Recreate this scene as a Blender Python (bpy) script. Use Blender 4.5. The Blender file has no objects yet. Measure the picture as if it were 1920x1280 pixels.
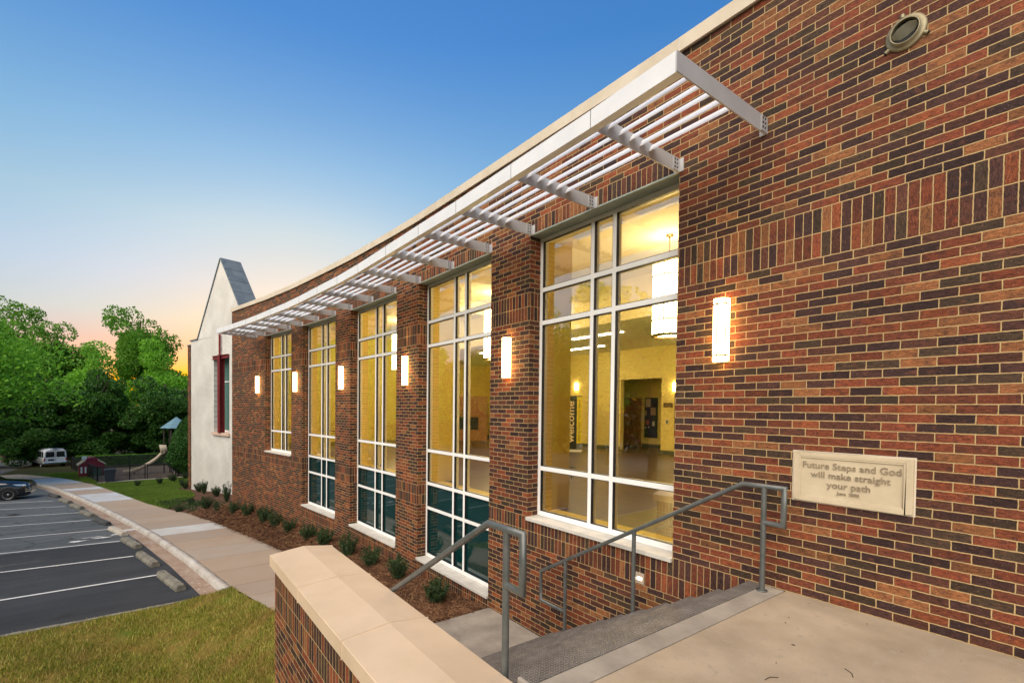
import bpy, bmesh, math, random
import numpy as np
from mathutils import Vector, Matrix
R = math.radians
scene = bpy.context.scene
# ------------------------------------------------------------------ camera
def cam_axes(yaw, pitch, roll):
    F = np.array([math.sin(yaw)*math.cos(pitch), math.cos(yaw)*math.cos(pitch), math.sin(pitch)])
    Rt = np.array([math.cos(yaw), -math.sin(yaw), 0.]); U = np.cross(Rt, F)
    return F, Rt*math.cos(roll)+U*math.sin(roll), -Rt*math.sin(roll)+U*math.cos(roll)
cd = bpy.data.cameras.new('camera'); cam = bpy.data.objects.new('camera', cd)
scene.collection.objects.link(cam); scene.camera = cam
F_, R_, U_ = cam_axes(.6121, -.0211, .0101)
cam.matrix_world = Matrix(((R_[0], U_[0], -F_[0], 0), (R_[1], U_[1], -F_[1], 0), (R_[2], U_[2], -F_[2], 1.57), (0, 0, 0, 1)))
cd.sensor_width = 36; cd.lens = 892.26/1920*36
cd.shift_x = (960-899.44)/1920; cd.shift_y = (784.27-640)/1920
cd.clip_start = .05; cd.clip_end = 3000
# ------------------------------------------------------------------ light
SUN_AZ, SUN_EL = R(15), R(3.0)          # azimuth clockwise from +Y
SKY_GAMMA, SKY_SAT, SKY_STR = .55, 1.6, .15
SKY_TINT = (1.65, 1.95, 3.3)
w = bpy.data.worlds.new('World'); scene.world = w; w.use_nodes = True
nt = w.node_tree; bg = nt.nodes['Background']
sky = nt.nodes.new('ShaderNodeTexSky'); sky.sky_type = 'NISHITA'; sky.sun_disc = False
sky.sun_elevation = SUN_EL; sky.sun_rotation = SUN_AZ
sky.air_density = 1.0; sky.dust_density = .6; sky.ozone_density = 1.6; sky.altitude = 200
gm_ = nt.nodes.new('ShaderNodeGamma'); gm_.inputs[1].default_value = SKY_GAMMA; nt.links.new(sky.outputs[0], gm_.inputs[0])
hs_ = nt.nodes.new('ShaderNodeHueSaturation'); hs_.inputs['Saturation'].default_value = SKY_SAT; nt.links.new(gm_.outputs[0], hs_.inputs['Color'])
tn_ = nt.nodes.new('ShaderNodeMix'); tn_.data_type = 'RGBA'; tn_.blend_type = 'MULTIPLY'; tn_.inputs[0].default_value = 1; tn_.inputs[7].default_value = (*SKY_TINT, 1)
nt.links.new(hs_.outputs[0], tn_.inputs[6]); tc_ = nt.nodes.new('ShaderNodeTexCoord'); sx_ = nt.nodes.new('ShaderNodeSeparateXYZ'); nt.links.new(tc_.outputs['Generated'], sx_.inputs[0])
rp_ = nt.nodes.new('ShaderNodeValToRGB'); els = [(0, (.86, .50, .42)), (.11, (.88, .57, .45)), (.155, (.84, .71, .50)), (.22, (.88, .78, .56)), (.32, (.86, .86, .57)), (.42, (.68, .82, .62)), (.60, (.33, .60, .64)), (1, (.28, .52, .60))]
while len(rp_.color_ramp.elements) < len(els): rp_.color_ramp.elements.new(.5)
for e_, (p_, c_) in zip(rp_.color_ramp.elements, els): e_.position = p_; e_.color = (*c_, 1)
nt.links.new(sx_.outputs[2], rp_.inputs[0]); t2_ = nt.nodes.new('ShaderNodeMix'); t2_.data_type = 'RGBA'; t2_.blend_type = 'MULTIPLY'; t2_.inputs[0].default_value = 1
nt.links.new(tn_.outputs[2], t2_.inputs[6]); nt.links.new(rp_.outputs[0], t2_.inputs[7]); nt.links.new(t2_.outputs[2], bg.inputs[0]); bg.inputs[1].default_value = SKY_STR
sl = bpy.data.lights.new('fill_sun', 'SUN'); sl.energy = 3.4; sl.angle = R(75); sl.color = (1, .87, .70)   # broad fill added from left behind the camera, away from the sunset sky
so = bpy.data.objects.new('fill_sun', sl); scene.collection.objects.link(so)
SA, SE = R(-112), R(40)
sv = Vector((math.sin(SA)*math.cos(SE), math.cos(SA)*math.cos(SE), math.sin(SE)))
so.rotation_euler = sv.to_track_quat('Z', 'Y').to_euler()
vs = scene.view_settings; vs.view_transform = 'Standard'; vs.look = 'None'; vs.gamma = 1; vs.exposure = 0.8
scene.cycles.max_bounces = 8; scene.cycles.transparent_max_bounces = 24
scene.cycles.sample_clamp_indirect = 6
LAMP = .75     # strength of every lit lamp, relative
# ------------------------------------------------------------------ helpers
def tag(o, label=None, cat=None, group=None, kind=None):
    if label: o['label'] = label
    if cat: o['category'] = cat
    if group: o['group'] = group
    if kind: o['kind'] = kind
    return o
def empty(name, loc=(0, 0, 0), rz=0, label=None, cat=None, group=None):
    o = bpy.data.objects.new(name, None); o.empty_display_size = .1
    scene.collection.objects.link(o); o.location = loc; o.rotation_euler = (0, 0, rz)
    return tag(o, label, cat, group)
def link(name, me, parent=None):
    o = bpy.data.objects.new(name, me); scene.collection.objects.link(o)
    if parent: o.parent = parent
    return o
def copy_tree(o, parent=None):
    c = o.copy(); scene.collection.objects.link(c)
    if parent: c.parent = parent
    for ch in list(o.children): copy_tree(ch, c)
    return c
class MB:
    def __init__(s): s.v = []; s.f = []; s.uv = []; s.m = []; s.mats = []; s.sm = []
    def mi(s, mat):
        if mat not in s.mats: s.mats.append(mat)
        return s.mats.index(mat)
    def face(s, pts, mat=None, uv=None, smooth=False):
        b = len(s.v); s.v += [tuple(p) for p in pts]; s.f.append(tuple(range(b, b+len(pts))))
        s.uv.append(uv or [(0, 0)]*len(pts)); s.m.append(s.mi(mat) if mat else 0); s.sm.append(smooth)
    def grid(s, rows, mat=None, uvs=None, smooth=True, close=False):
        b = len(s.v); n = len(rows[0]); m = len(rows); mi = s.mi(mat) if mat else 0
        for r in rows: s.v += [tuple(p) for p in r]
        for i in range(m-1):
            for j in range(n if close else n-1):
                k = (j+1) % n
                s.f.append((b+i*n+j, b+i*n+k, b+(i+1)*n+k, b+(i+1)*n+j))
                s.uv.append([uvs[i][j], uvs[i][k], uvs[i+1][k], uvs[i+1][j]] if uvs else [(0, 0)]*4)
                s.m.append(mi); s.sm.append(smooth)
    def cap(s, pts, mat=None): s.face(pts, mat)
    def box(s, a, b, mat=None, M=None, bev=0):
        x0, y0, z0 = a; x1, y1, z1 = b
        P = [(x0,y0,z0),(x1,y0,z0),(x1,y1,z0),(x0,y1,z0),(x0,y0,z1),(x1,y0,z1),(x1,y1,z1),(x0,y1,z1)]
        if M is not None: P = [tuple(M @ Vector(p)) for p in P]
        bi = len(s.v); s.v += P; mi = s.mi(mat) if mat else 0
        for q in ((0,3,2,1),(4,5,6,7),(0,1,5,4),(1,2,6,5),(2,3,7,6),(3,0,4,7)):
            s.f.append(tuple(bi+i for i in q)); s.uv.append([(P[i][0]+P[i][1], P[i][2]) for i in q]); s.m.append(mi); s.sm.append(False)
    def beam(s, p, q, wd, h, mat=None, up=(0, 0, 1)):
        p = Vector(p); q = Vector(q); d = q-p; L = d.length; d.normalize()
        sd = d.cross(Vector(up)).normalized(); u = sd.cross(d)
        M = Matrix(((d.x, sd.x, u.x, p.x), (d.y, sd.y, u.y, p.y), (d.z, sd.z, u.z, p.z), (0, 0, 0, 1)))
        s.box((0, -wd/2, -h/2), (L, wd/2, h/2), mat, M)
    def tube(s, pts, r, n=10, mat=None, caps=True):
        pts = [Vector(p) for p in pts]; rs = r if hasattr(r, '__len__') else [r]*len(pts); rows = []; a = None
        for i, p in enumerate(pts):
            din = (p-pts[i-1]).normalized() if i else (pts[1]-p).normalized(); dout = (pts[i+1]-p).normalized() if i < len(pts)-1 else din
            if a is None:
                a = din.cross(Vector((0, 0, 1)))
                if a.length < .1: a = din.cross(Vector((0, 1, 0)))
                a.normalize()
            b = din.cross(a).normalized(); m = (din+dout).normalized(); ring = []
            for j in range(n):
                t = 2*math.pi*j/n; o = (a*math.cos(t)+b*math.sin(t))*rs[i]
                den = m.dot(din)
                if den > .3: o = o-din*(o.dot(m)/den)       # slide along the incoming pipe to the mitre plane
                ring.append(p+o)
            rows.append(ring)
            ax = din.cross(dout)
            if ax.length > 1e-4: a = Matrix.Rotation(din.angle(dout), 3, ax.normalized())@a
        s.grid(rows, mat, close=True)
        if caps: s.face(rows[0][::-1], mat); s.face(rows[-1], mat)
    def lathe(s, prof, n=24, mat=None, c=(0, 0, 0), a0=0, a1=2*math.pi, smooth=True):
        full = abs(a1-a0-2*math.pi) < 1e-6; m = n if full else n+1
        rows = [[(c[0]+r*math.cos(a0+(a1-a0)*j/n), c[1]+r*math.sin(a0+(a1-a0)*j/n), c[2]+z) for j in range(m)] for r, z in prof]
        s.grid(rows, mat, close=full, smooth=smooth)
    def build(s, name, mat=None, parent=None, bevel=0, seg=2):
        me = bpy.data.meshes.new(name); me.from_pydata(s.v, [], s.f)
        ul = me.uv_layers.new(name='UVMap')
        flat = [c for f in s.uv for p in f for c in p]; ul.data.foreach_set('uv', flat)
        me.polygons.foreach_set('material_index', s.m); me.polygons.foreach_set('use_smooth', s.sm)
        for m in (s.mats or ([mat] if mat else [])): me.materials.append(m)
        me.update(); o = link(name, me, parent)
        if bevel:
            bm = bmesh.new(); bm.from_mesh(me); bmesh.ops.remove_doubles(bm, verts=bm.verts, dist=1e-5)
            bm.to_mesh(me); bm.free()
            md = o.modifiers.new('bevel', 'BEVEL'); md.width = bevel; md.segments = seg; md.limit_method = 'ANGLE'; md.angle_limit = R(35)
            md.harden_normals = False
        return o
def npmesh(name, V, Fq, mat, parent=None, k=4, attr=None):
    """V (n,3), Fq (m,k) numpy arrays -> one mesh object"""
    me = bpy.data.meshes.new(name); n = len(V); m = len(Fq)
    me.vertices.add(n); me.vertices.foreach_set('co', V.astype(np.float32).ravel())
    me.loops.add(m*k); me.loops.foreach_set('vertex_index', Fq.astype(np.int32).ravel())
    me.polygons.add(m); me.polygons.foreach_set('loop_start', np.arange(0, m*k, k, dtype=np.int32))
    me.polygons.foreach_set('loop_total', np.full(m, k, dtype=np.int32))
    me.update(calc_edges=True); me.validate()
    me.materials.append(mat); return link(name, me, parent)
# ------------------------------------------------------------------ materials
def M(name, col=(.5, .5, .5), rough=.6, metal=0, spec=.5):
    m = bpy.data.materials.new(name); m.use_nodes = True; b = m.node_tree.nodes['Principled BSDF']
    b.inputs['Base Color'].default_value = (*col, 1); b.inputs['Roughness'].default_value = rough
    b.inputs['Metallic'].default_value = metal; b.inputs['Specular IOR Level'].default_value = spec
    return m
class N:
    """tiny node-graph writer"""
    def __init__(s, m): s.t = m.node_tree; s.b = s.t.nodes['Principled BSDF']
    def n(s, typ, **kw):
        x = s.t.nodes.new(typ)
        for k, v in kw.items(): setattr(x, k, v)
        return x
    def l(s, a, b): s.t.links.new(a, b)
    def math(s, op, a, b=None, c=None, clamp=False):
        x = s.n('ShaderNodeMath', operation=op, use_clamp=clamp)
        for i, v in enumerate((a, b, c)):
            if v is None: continue
            if isinstance(v, (int, float)): x.inputs[i].default_value = v
            else: s.l(v, x.inputs[i])
        return x.outputs[0]
    def noise(s, vec, scale, detail=3, rough=.55, dist=0):
        x = s.n('ShaderNodeTexNoise'); x.inputs['Scale'].default_value = scale; x.inputs['Detail'].default_value = detail
        x.inputs['Roughness'].default_value = rough; x.inputs['Distortion'].default_value = dist
        if vec is not None: s.l(vec, x.inputs['Vector'])
        return x.outputs[0]
    def ramp(s, fac, stops, interp='LINEAR'):
        x = s.n('ShaderNodeValToRGB'); e = x.color_ramp; e.interpolation = interp
        while len(e.elements) < len(stops): e.elements.new(.5)
        for i, (p, c) in enumerate(stops):
            e.elements[i].position = p; e.elements[i].color = (*c, 1) if len(c) == 3 else c
        s.l(fac, x.inputs[0]); return x.outputs[0]
    def mix(s, fac, a, b, mode='MIX'):
        x = s.n('ShaderNodeMix', data_type='RGBA', blend_type=mode)
        for i, v in ((0, fac), (6, a), (7, b)):
            if isinstance(v, (int, float)): x.inputs[i].default_value = v
            elif isinstance(v, tuple): x.inputs[i].default_value = (*v, 1)
            else: s.l(v, x.inputs[i])
        return x.outputs[2]
    def obj(s): return s.n('ShaderNodeTexCoord').outputs['Object']
    def uv(s): return s.n('ShaderNodeTexCoord').outputs['UV']
    def bump(s, h, strength=.3, dist=.01):
        x = s.n('ShaderNodeBump'); x.inputs['Strength'].default_value = strength; x.inputs['Distance'].default_value = dist
        s.l(h, x.inputs['Height']); s.l(x.outputs[0], s.b.inputs['Normal'])
    def col(s, c): s.l(c, s.b.inputs['Base Color'])
def noisy(name, c1, c2, scale=3, rough=.8, bump=.2, bscale=60, bdist=.004, fine=.25, metal=0, spec=.4, detail=5, c3=None):
    m = M(name, c1, rough, metal, spec); g = N(m); o = g.obj()
    a = g.noise(o, scale, detail, .6); f = g.noise(o, bscale, 4, .7)
    c = g.ramp(a, [(.35, c1), (.65, c2)])
    if c3: c = g.mix(g.math('GREATER_THAN', g.noise(o, scale*7, 3, .6), .62), c, c3)
    k = g.math('MULTIPLY_ADD', f, fine*2, 1-fine)
    c = g.mix(1.0, c, g.n_gray(k) if False else c, 'MIX')
    hsv = g.n('ShaderNodeHueSaturation'); g.l(c, hsv.inputs['Color']); g.l(k, hsv.inputs['Value']); g.col(hsv.outputs[0])
    if bump: g.bump(f, bump, bdist)
    return m
CS = .068; BL = .2032
def brick_mat(name, swap=False, white=False, cols=None, mortar=(.50, .345, .165)):
    m = M(name, (.3, .1, .05), .78, 0, .25); g = N(m); uv = g.uv()
    nv = g.n('ShaderNodeTexNoise'); nv.inputs['Scale'].default_value = 40; nv.inputs['Detail'].default_value = 3; g.l(uv, nv.inputs['Vector'])
    sub = g.n('ShaderNodeVectorMath', operation='SUBTRACT'); g.l(nv.outputs['Color'], sub.inputs[0]); sub.inputs[1].default_value = (.5, .5, .5)
    sc = g.n('ShaderNodeVectorMath', operation='SCALE'); g.l(sub.outputs[0], sc.inputs[0]); sc.inputs['Scale'].default_value = .008
    ad = g.n('ShaderNodeVectorMath', operation='ADD'); g.l(uv, ad.inputs[0]); g.l(sc.outputs[0], ad.inputs[1])
    sp = g.n('ShaderNodeSeparateXYZ'); g.l(ad.outputs[0], sp.inputs[0]); U, V = sp.outputs[0], sp.outputs[1]
    if swap: U, V = V, U
    r = g.math('DIVIDE', V, CS) if not swap else g.math('DIVIDE', V, .0682)
    row = g.math('FLOOR', r); fr = g.math('SUBTRACT', r, row)
    bl = 3*CS if swap else BL
    u = g.math('DIVIDE', U, bl)
    if not swap: u = g.math('ADD', u, g.math('MULTIPLY', g.math('MODULO', g.math('ADD', row, 2000), 2), .5))
    cl = g.math('FLOOR', u); fc = g.math('SUBTRACT', u, cl)
    # distance to the joint in metres
    dv = g.math('MULTIPLY', g.math('SUBTRACT', .5, g.math('ABSOLUTE', g.math('SUBTRACT', fr, .5))), CS)
    du = g.math('MULTIPLY', g.math('SUBTRACT', .5, g.math('ABSOLUTE', g.math('SUBTRACT', fc, .5))), bl)
    d = g.math('MINIMUM', dv, du)
    mr = g.n('ShaderNodeMapRange', interpolation_type='SMOOTHSTEP'); g.l(d, mr.inputs[0])
    mr.inputs[1].default_value = .0030; mr.inputs[2].default_value = .0052
    mask = mr.outputs[0]
    cb = g.n('ShaderNodeCombineXYZ'); g.l(cl, cb.inputs[0]); g.l(row, cb.inputs[1])
    wn = g.n('ShaderNodeTexWhiteNoise', noise_dimensions='3D'); g.l(cb.outputs[0], wn.inputs['Vector'])
    cols = cols or [(0, (.034, .016, .015)), (.15, (.052, .022, .018)), (.27, (.046, .028, .017)), (.40, (.080, .029, .018)), (.52, (.120, .033, .016)), (.64, (.160, .040, .018)), (.78, (.195, .052, .020)), (.88, (.205, .080, .030))]
    c = g.ramp(wn.outputs['Value'], cols, 'CONSTANT')
    # wire-cut texture, burnt patches and streaks inside every brick
    mp = g.n('ShaderNodeMapping'); mp.inputs['Scale'].default_value = (16, 55, 1) if not swap else (55, 16, 1); g.l(uv, mp.inputs[0])
    st = g.noise(mp.outputs[0], 1.6, 6, .75, .8); fine = g.noise(uv, 130, 5, .85)
    mp2 = g.n('ShaderNodeMapping'); g.l(uv, mp2.inputs[0]); mp2.inputs['Scale'].default_value = (1, 1, 1)
    off = g.n('ShaderNodeVectorMath', operation='ADD'); g.l(uv, off.inputs[0]); g.l(wn.outputs['Color'], off.inputs[1])
    patch = g.noise(off.outputs[0], 13, 4, .7)
    c = g.mix(g.math('MULTIPLY', g.math('SUBTRACT', patch, .50), 3.2, clamp=True), c, (.045, .022, .020))
    c = g.mix(g.math('MULTIPLY', g.math('SUBTRACT', .44, patch), 2.2, clamp=True), c, (.19, .062, .030))
    val = g.math('MULTIPLY_ADD', g.math('SUBTRACT', st, .5), 4.2, 1.0)
    val = g.math('ADD', val, g.math('MULTIPLY', g.math('SUBTRACT', fine, .5), 3.4)); sw_ = g.n('ShaderNodeSeparateXYZ'); g.l(wn.outputs['Color'], sw_.inputs[0]); val = g.math('MULTIPLY', g.math('MINIMUM', g.math('MAXIMUM', val, .22), 1.9), g.math('MULTIPLY_ADD', sw_.outputs[1], .5, .72))
    hsv = g.n('ShaderNodeHueSaturation'); g.l(c, hsv.inputs['Color']); g.l(val, hsv.inputs['Value'])
    w2 = g.math('MULTIPLY_ADD', wn.outputs['Color'], .12, .94) if False else None
    spk = g.math('GREATER_THAN', g.noise(uv, 120, 2, .5), .70)
    cc = g.mix(g.math('MULTIPLY', spk, .5), hsv.outputs[0], (.45, .38, .32))
    mo = g.noise(uv, 9, 4, .6); mc = g.ramp(mo, [(.3, tuple(x*.8 for x in mortar)), (.7, mortar)])
    mf = g.noise(uv, 300, 2, .6); hs2 = g.n('ShaderNodeHueSaturation'); g.l(mc, hs2.inputs['Color']); g.l(g.math('MULTIPLY_ADD', mf, .6, .7), hs2.inputs['Value'])
    out = g.mix(mask, hs2.outputs[0], cc)
    if white:
        wcol = g.ramp(g.noise(g.obj(), .7, 5, .6), [(.3, (.60, .58, .54)), (.7, (.74, .73, .69))])
        wc2 = g.n('ShaderNodeHueSaturation'); g.l(wcol, wc2.inputs['Color']); g.l(g.math('MULTIPLY_ADD', mask, .5, .5), wc2.inputs['Value']); out = g.mix(.93, out, wc2.outputs[0])
    # broad weathering
    wt = g.noise(uv, .55, 4, .6); h3 = g.n('ShaderNodeHueSaturation'); g.l(out, h3.inputs['Color']); g.l(g.math('MULTIPLY_ADD', wt, .5, .75), h3.inputs['Value'])
    g.col(h3.outputs[0])
    h = g.math('ADD', g.math('MULTIPLY', mask, 1.0), g.math('MULTIPLY', g.math('ADD', st, fine), .22))
    g.bump(h, 1.0, .010)
    return m
BR = brick_mat('brick'); BS = brick_mat('brick_soldier', True)
BW = brick_mat('painted_brick', white=True)
SHADE2 = noisy('bracket_aluminium', (.36, .36, .38), (.42, .42, .43), 3, .5, .04, 150, .001, .06)
ALU = noisy('white_aluminium', (.76, .76, .75), (.81, .81, .80), 2, .42, .05, 120, .001, .05, spec=.5)
SHADE = noisy('shade_aluminium', (.66, .67, .70), (.72, .73, .75), 3, .38, .04, 150, .001, .06, metal=.05)
CAST = noisy('cast_stone', (.50, .38, .26), (.57, .44, .31), 1.6, .8, .25, 260, .002, .12, c3=None)
COPE = noisy('coping_stone', (.50, .43, .33), (.58, .51, .41), 2.5, .8, .2, 90, .003, .15)
LIMES = noisy('sill_stone', (.46, .44, .40), (.58, .55, .50), 4, .7, .2, 120, .002, .15)
STEEL = noisy('lintel_paint', (.24, .30, .28), (.32, .38, .35), 5, .6, .1, 80, .002, .2)
RAIL = noisy('rail_paint', (.085, .095, .092), (.13, .135, .13), 9, .36, .25, 190, .0012, .12, metal=.25, spec=.5)
CONC = noisy('landing_concrete', (.285, .225, .155), (.40, .315, .225), 1.7, .85, .5, 150, .003, .42, c3=(.33, .27, .20))
CONC2 = noisy('stair_concrete', (.22, .19, .16), (.33, .29, .24), 2.6, .85, .35, 160, .003, .25)
MAROON = noisy('maroon_paint', (.14, .012, .016), (.19, .02, .022), 3, .5, .1, 60, .002, .15)
SLATE = noisy('slate_panels', (.10, .13, .155), (.17, .20, .22), 1.5, .55, .15, 40, .003, .15)
DARKMETAL = M('black_metal', (.012, .012, .014), .5, .3)
def glass_mat(name, tint=(.93, .96, .9), refl=1.0, ior=1.75):
    m = bpy.data.materials.new(name); m.use_nodes = True; t = m.node_tree; t.nodes.clear()
    o = t.nodes.new('ShaderNodeOutputMaterial'); mx = t.nodes.new('ShaderNodeMixShader')
    tr = t.nodes.new('ShaderNodeBsdfTransparent'); tr.inputs[0].default_value = (*tint, 1)
    gl = t.nodes.new('ShaderNodeBsdfGlossy'); gl.inputs['Roughness'].default_value = .0; gl.inputs[0].default_value = (.95, .97, 1, 1)
    fr = t.nodes.new('ShaderNodeFresnel'); fr.inputs[0].default_value = ior
    mm = t.nodes.new('ShaderNodeMath'); mm.operation = 'MULTIPLY_ADD'; mm.inputs[1].default_value = refl*1.2; mm.inputs[2].default_value = .27; mm.use_clamp = True
    # old panes are never perfectly flat
    nz = t.nodes.new('ShaderNodeTexNoise'); nz.inputs['Scale'].default_value = 1.3; bp = t.nodes.new('ShaderNodeBump'); bp.inputs['Strength'].default_value = .03; bp.inputs['Distance'].default_value = .02
    tc = t.nodes.new('ShaderNodeTexCoord'); t.links.new(tc.outputs['Object'], nz.inputs[0]); t.links.new(nz.outputs[0], bp.inputs['Height']); t.links.new(bp.outputs[0], gl.inputs['Normal'])
    t.links.new(fr.outputs[0], mm.inputs[0]); t.links.new(mm.outputs[0], mx.inputs[0]); t.links.new(tr.outputs[0], mx.inputs[1]); t.links.new(gl.outputs[0], mx.inputs[2]); t.links.new(mx.outputs[0], o.inputs[0])
    return m
GLASS = glass_mat('window_glass')
TEAL = M('spandrel_glass', (.002, .028, .028), .04, 0, .9); TEAL.node_tree.nodes['Principled BSDF'].inputs['Coat Weight'].default_value = .6
def emis(name, col, st, base=(.8, .8, .8)):
    m = M(name, base, .5); b = m.node_tree.nodes['Principled BSDF']; b.inputs['Emission Color'].default_value = (*col, 1); b.inputs['Emission Strength'].default_value = st
    return m
# ------------------------------------------------------------------ ground levels
def lot(x, y): return -2.20-.0455*min(max(y, -12), 90)
LEFT = [(1.85, 4.0), (1.85, 8.9), (1.62, 12.2), (1.1, 15.8), (.35, 20.1), (-.6, 24.6), (-1.54, 28.8), (-2.75, 33.9), (-3.9, 38.4), (-5.0, 42.6), (-6.5, 47), (-8.6, 52.5), (-11.5, 58)]
RIGHT = [(3.55, 4.0), (3.55, 6.2), (3.5, 8.5), (3.52, 11.5), (3.32, 14.9), (2.95, 17.2), (2.2, 21.4), (1.55, 24.2), (.80, 26.4), (.02, 29.2), (-.9, 33.3), (-2.0, 38.2), (-3.1, 42.8), (-4.9, 48.6), (-7.3, 54.5), (-10.3, 60)]
def interp(tab, y, k=0):
    ys = [p[1] for p in tab]; return float(np.interp(y, ys, [p[k] for p in tab]))
ZW = [(0, -1.66), (6.2, -1.70), (9.7, -1.93), (12.6, -2.05), (15, -2.2), (18, -2.27), (21.3, -2.38), (27, -2.98), (33, -3.4), (45, -4.1), (90, -6.2)]
def walk_z(y):      # top of the pavement
    base = lot(0, y)+.14
    if y < 12.2: return float(np.interp(y, [4, 6.2, 7, 12.2], [-1.66, -1.66, -1.72, lot(0, 12.2)+.14]))
    return base
WP = [(4.6, -6), (4.6, 2.945), (4.567, 5.271), (4.551, 6.198), (4.524, 8.631), (4.492, 9.59), (4.35, 12.059), (4.267, 12.998), (3.987, 15.324), (3.865, 16.15), (3.49, 18.288), (2.834, 21.322)]
def wallx(y): return float(np.interp(y, [p[1] for p in WP]+[21.4, 28.6, 33, 33.8], [p[0] for p in WP]+[5.23, 3.35, 2.2, 2.0]))
def gz(x, y):       # soft ground between the hard edges
    l, r = interp(LEFT, y), interp(RIGHT, y); L = lot(x, y)
    if y < 4: l, r = 1.85, 3.55
    if x <= l+.02 and y > 12.28: return L-.16
    if x <= l:
        wz = walk_z(y) if y < 12.2 else L+.12
        e = L if y < 12 else L+.0
        t = min(1, max(0, (l-x)/1.4)); z = wz*(1-t)+L*t
        if y < 6.5:                                  # bank against the flank of the stair
            b = max(0, 1-abs(x-1.1)/2.2)*max(0, min(1, (6.5-y)/3)); z += b*.95
        return z
    if x < r: return walk_z(y)-.05
    wx = wallx(y) if y < 33.8 else float(np.interp(y, [33.8, 36], [2.0, r+6]))
    zw = float(np.interp(y, [p[0] for p in ZW], [p[1] for p in ZW]))
    t0 = min(1, max(0, (x-r)/max(.3, wx-r))); t = t0**.7; return (walk_z(y)-.01)*(1-t)+zw*t+(.17*math.sin(math.pi*t0)*min(1, max(0, (y-7)/2)) if y < 22 else 0)
random.seed(4); rng = np.random.default_rng(7)
def st(name, o, **k): return tag(o, kind='structure')
# ------------------------------------------------------------------ ground materials
def grass_mat(name, a, b, c):
    m = M(name, a, .9, 0, .1); g = N(m); o = g.obj()
    k = g.ramp(g.noise(o, .9, 5, .65), [(.32, a), (.5, b), (.68, c)]); f = g.noise(o, 70, 3, .8)
    h = g.n('ShaderNodeHueSaturation'); g.l(k, h.inputs['Color']); g.l(g.math('MULTIPLY_ADD', f, 1.1, .45), h.inputs['Value']); g.col(h.outputs[0]); g.bump(f, .6, .03)
    return m
G_NEAR = grass_mat('grass_soil_near', (.14, .14, .020), (.20, .14, .035), (.11, .15, .018))
G_FAR = grass_mat('lawn_green', (.075, .13, .014), (.11, .15, .018), (.065, .11, .012))
EARTH = grass_mat('rough_ground', (.035, .05, .014), (.05, .045, .02), (.03, .05, .012))
MULCH = noisy('pine_mulch', (.055, .022, .012), (.13, .060, .030), 9, .95, 1, 26, .05, .7)
BARK = noisy('play_surface', (.17, .12, .085), (.25, .19, .14), 4, .95, .8, 22, .05, .4)
def asphalt():
    m = M('asphalt', (.05, .05, .05), .85, 0, .3); g = N(m); o = g.obj()
    big = g.noise(o, .22, 4, .6); med = g.noise(o, 2.5, 5, .7); f = g.noise(o, 34, 5, .85)
    sx = g.n('ShaderNodeSeparateXYZ'); g.l(o, sx.inputs[0])
    # old grey asphalt past the patch line, fresher black near the lawn (a real repair seam)
    ed = g.math('ADD', sx.outputs[1], g.math('MULTIPLY', sx.outputs[0], .08)); ed = g.math('ADD', ed, g.math('MULTIPLY', med, .5))
    old = g.math('GREATER_THAN', ed, 20.6)
    new = g.ramp(big, [(.3, (.026, .029, .034)), (.7, (.046, .049, .054))]); ol = g.ramp(big, [(.3, (.078, .088, .094)), (.7, (.115, .124, .128))])
    c = g.mix(old, new, ol)
    vo = g.n('ShaderNodeTexVoronoi', feature='DISTANCE_TO_EDGE'); vo.inputs['Scale'].default_value = .75
    wv = g.n('ShaderNodeVectorMath', operation='ADD'); nn = g.n('ShaderNodeTexNoise'); nn.inputs['Scale'].default_value = 1.4; nn.inputs['Detail'].default_value = 5; g.l(o, nn.inputs[0]); g.l(o, wv.inputs[0]); g.l(nn.outputs['Color'], wv.inputs[1]); g.l(wv.outputs[0], vo.inputs['Vector'])
    cr = g.math('LESS_THAN', vo.outputs[0], .012); cr = g.math('MULTIPLY', cr, g.math('GREATER_THAN', g.noise(o, .45, 3, .6), .47)); cr = g.math('MULTIPLY', cr, old)
    c = g.mix(g.math('MULTIPLY', cr, .8), c, (.018, .02, .018))
    ob = g.noise(o, .9, 2, .5); c = g.mix(g.math('MULTIPLY', g.math('SUBTRACT', ob, .66), 6, clamp=True), c, (.014, .014, .015)); dst = g.noise(o, .35, 6, .75); c = g.mix(g.math('MULTIPLY', g.math('SUBTRACT', dst, .56), 3.5, clamp=True), c, (.11, .108, .10))
    mp = g.n('ShaderNodeMapping'); mp.inputs['Rotation'].default_value = (0, 0, R(12)); mp.inputs['Scale'].default_value = (.25, 1.6, 1); g.l(o, mp.inputs[0])
    sk = g.noise(mp.outputs[0], 1.2, 4, .6); h = g.n('ShaderNodeHueSaturation'); g.l(c, h.inputs['Color'])
    g.l(g.math('ADD', g.math('MULTIPLY', f, 1.5), g.math('MULTIPLY_ADD', sk, 1.3, -.40)), h.inputs['Value']); g.col(h.outputs[0]); g.bump(f, .5, .006)
    return m
ASPH = asphalt()
def paint(name, col):
    m = M(name, col, .75); g = N(m); o = g.obj(); a = g.noise(o, 14, 5, .75); c = g.mix(g.math('GREATER_THAN', a, .63), col, tuple(x*.35 for x in col)); g.col(c); return m
LINE = paint('line_paint', (.66, .66, .64))
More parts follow.
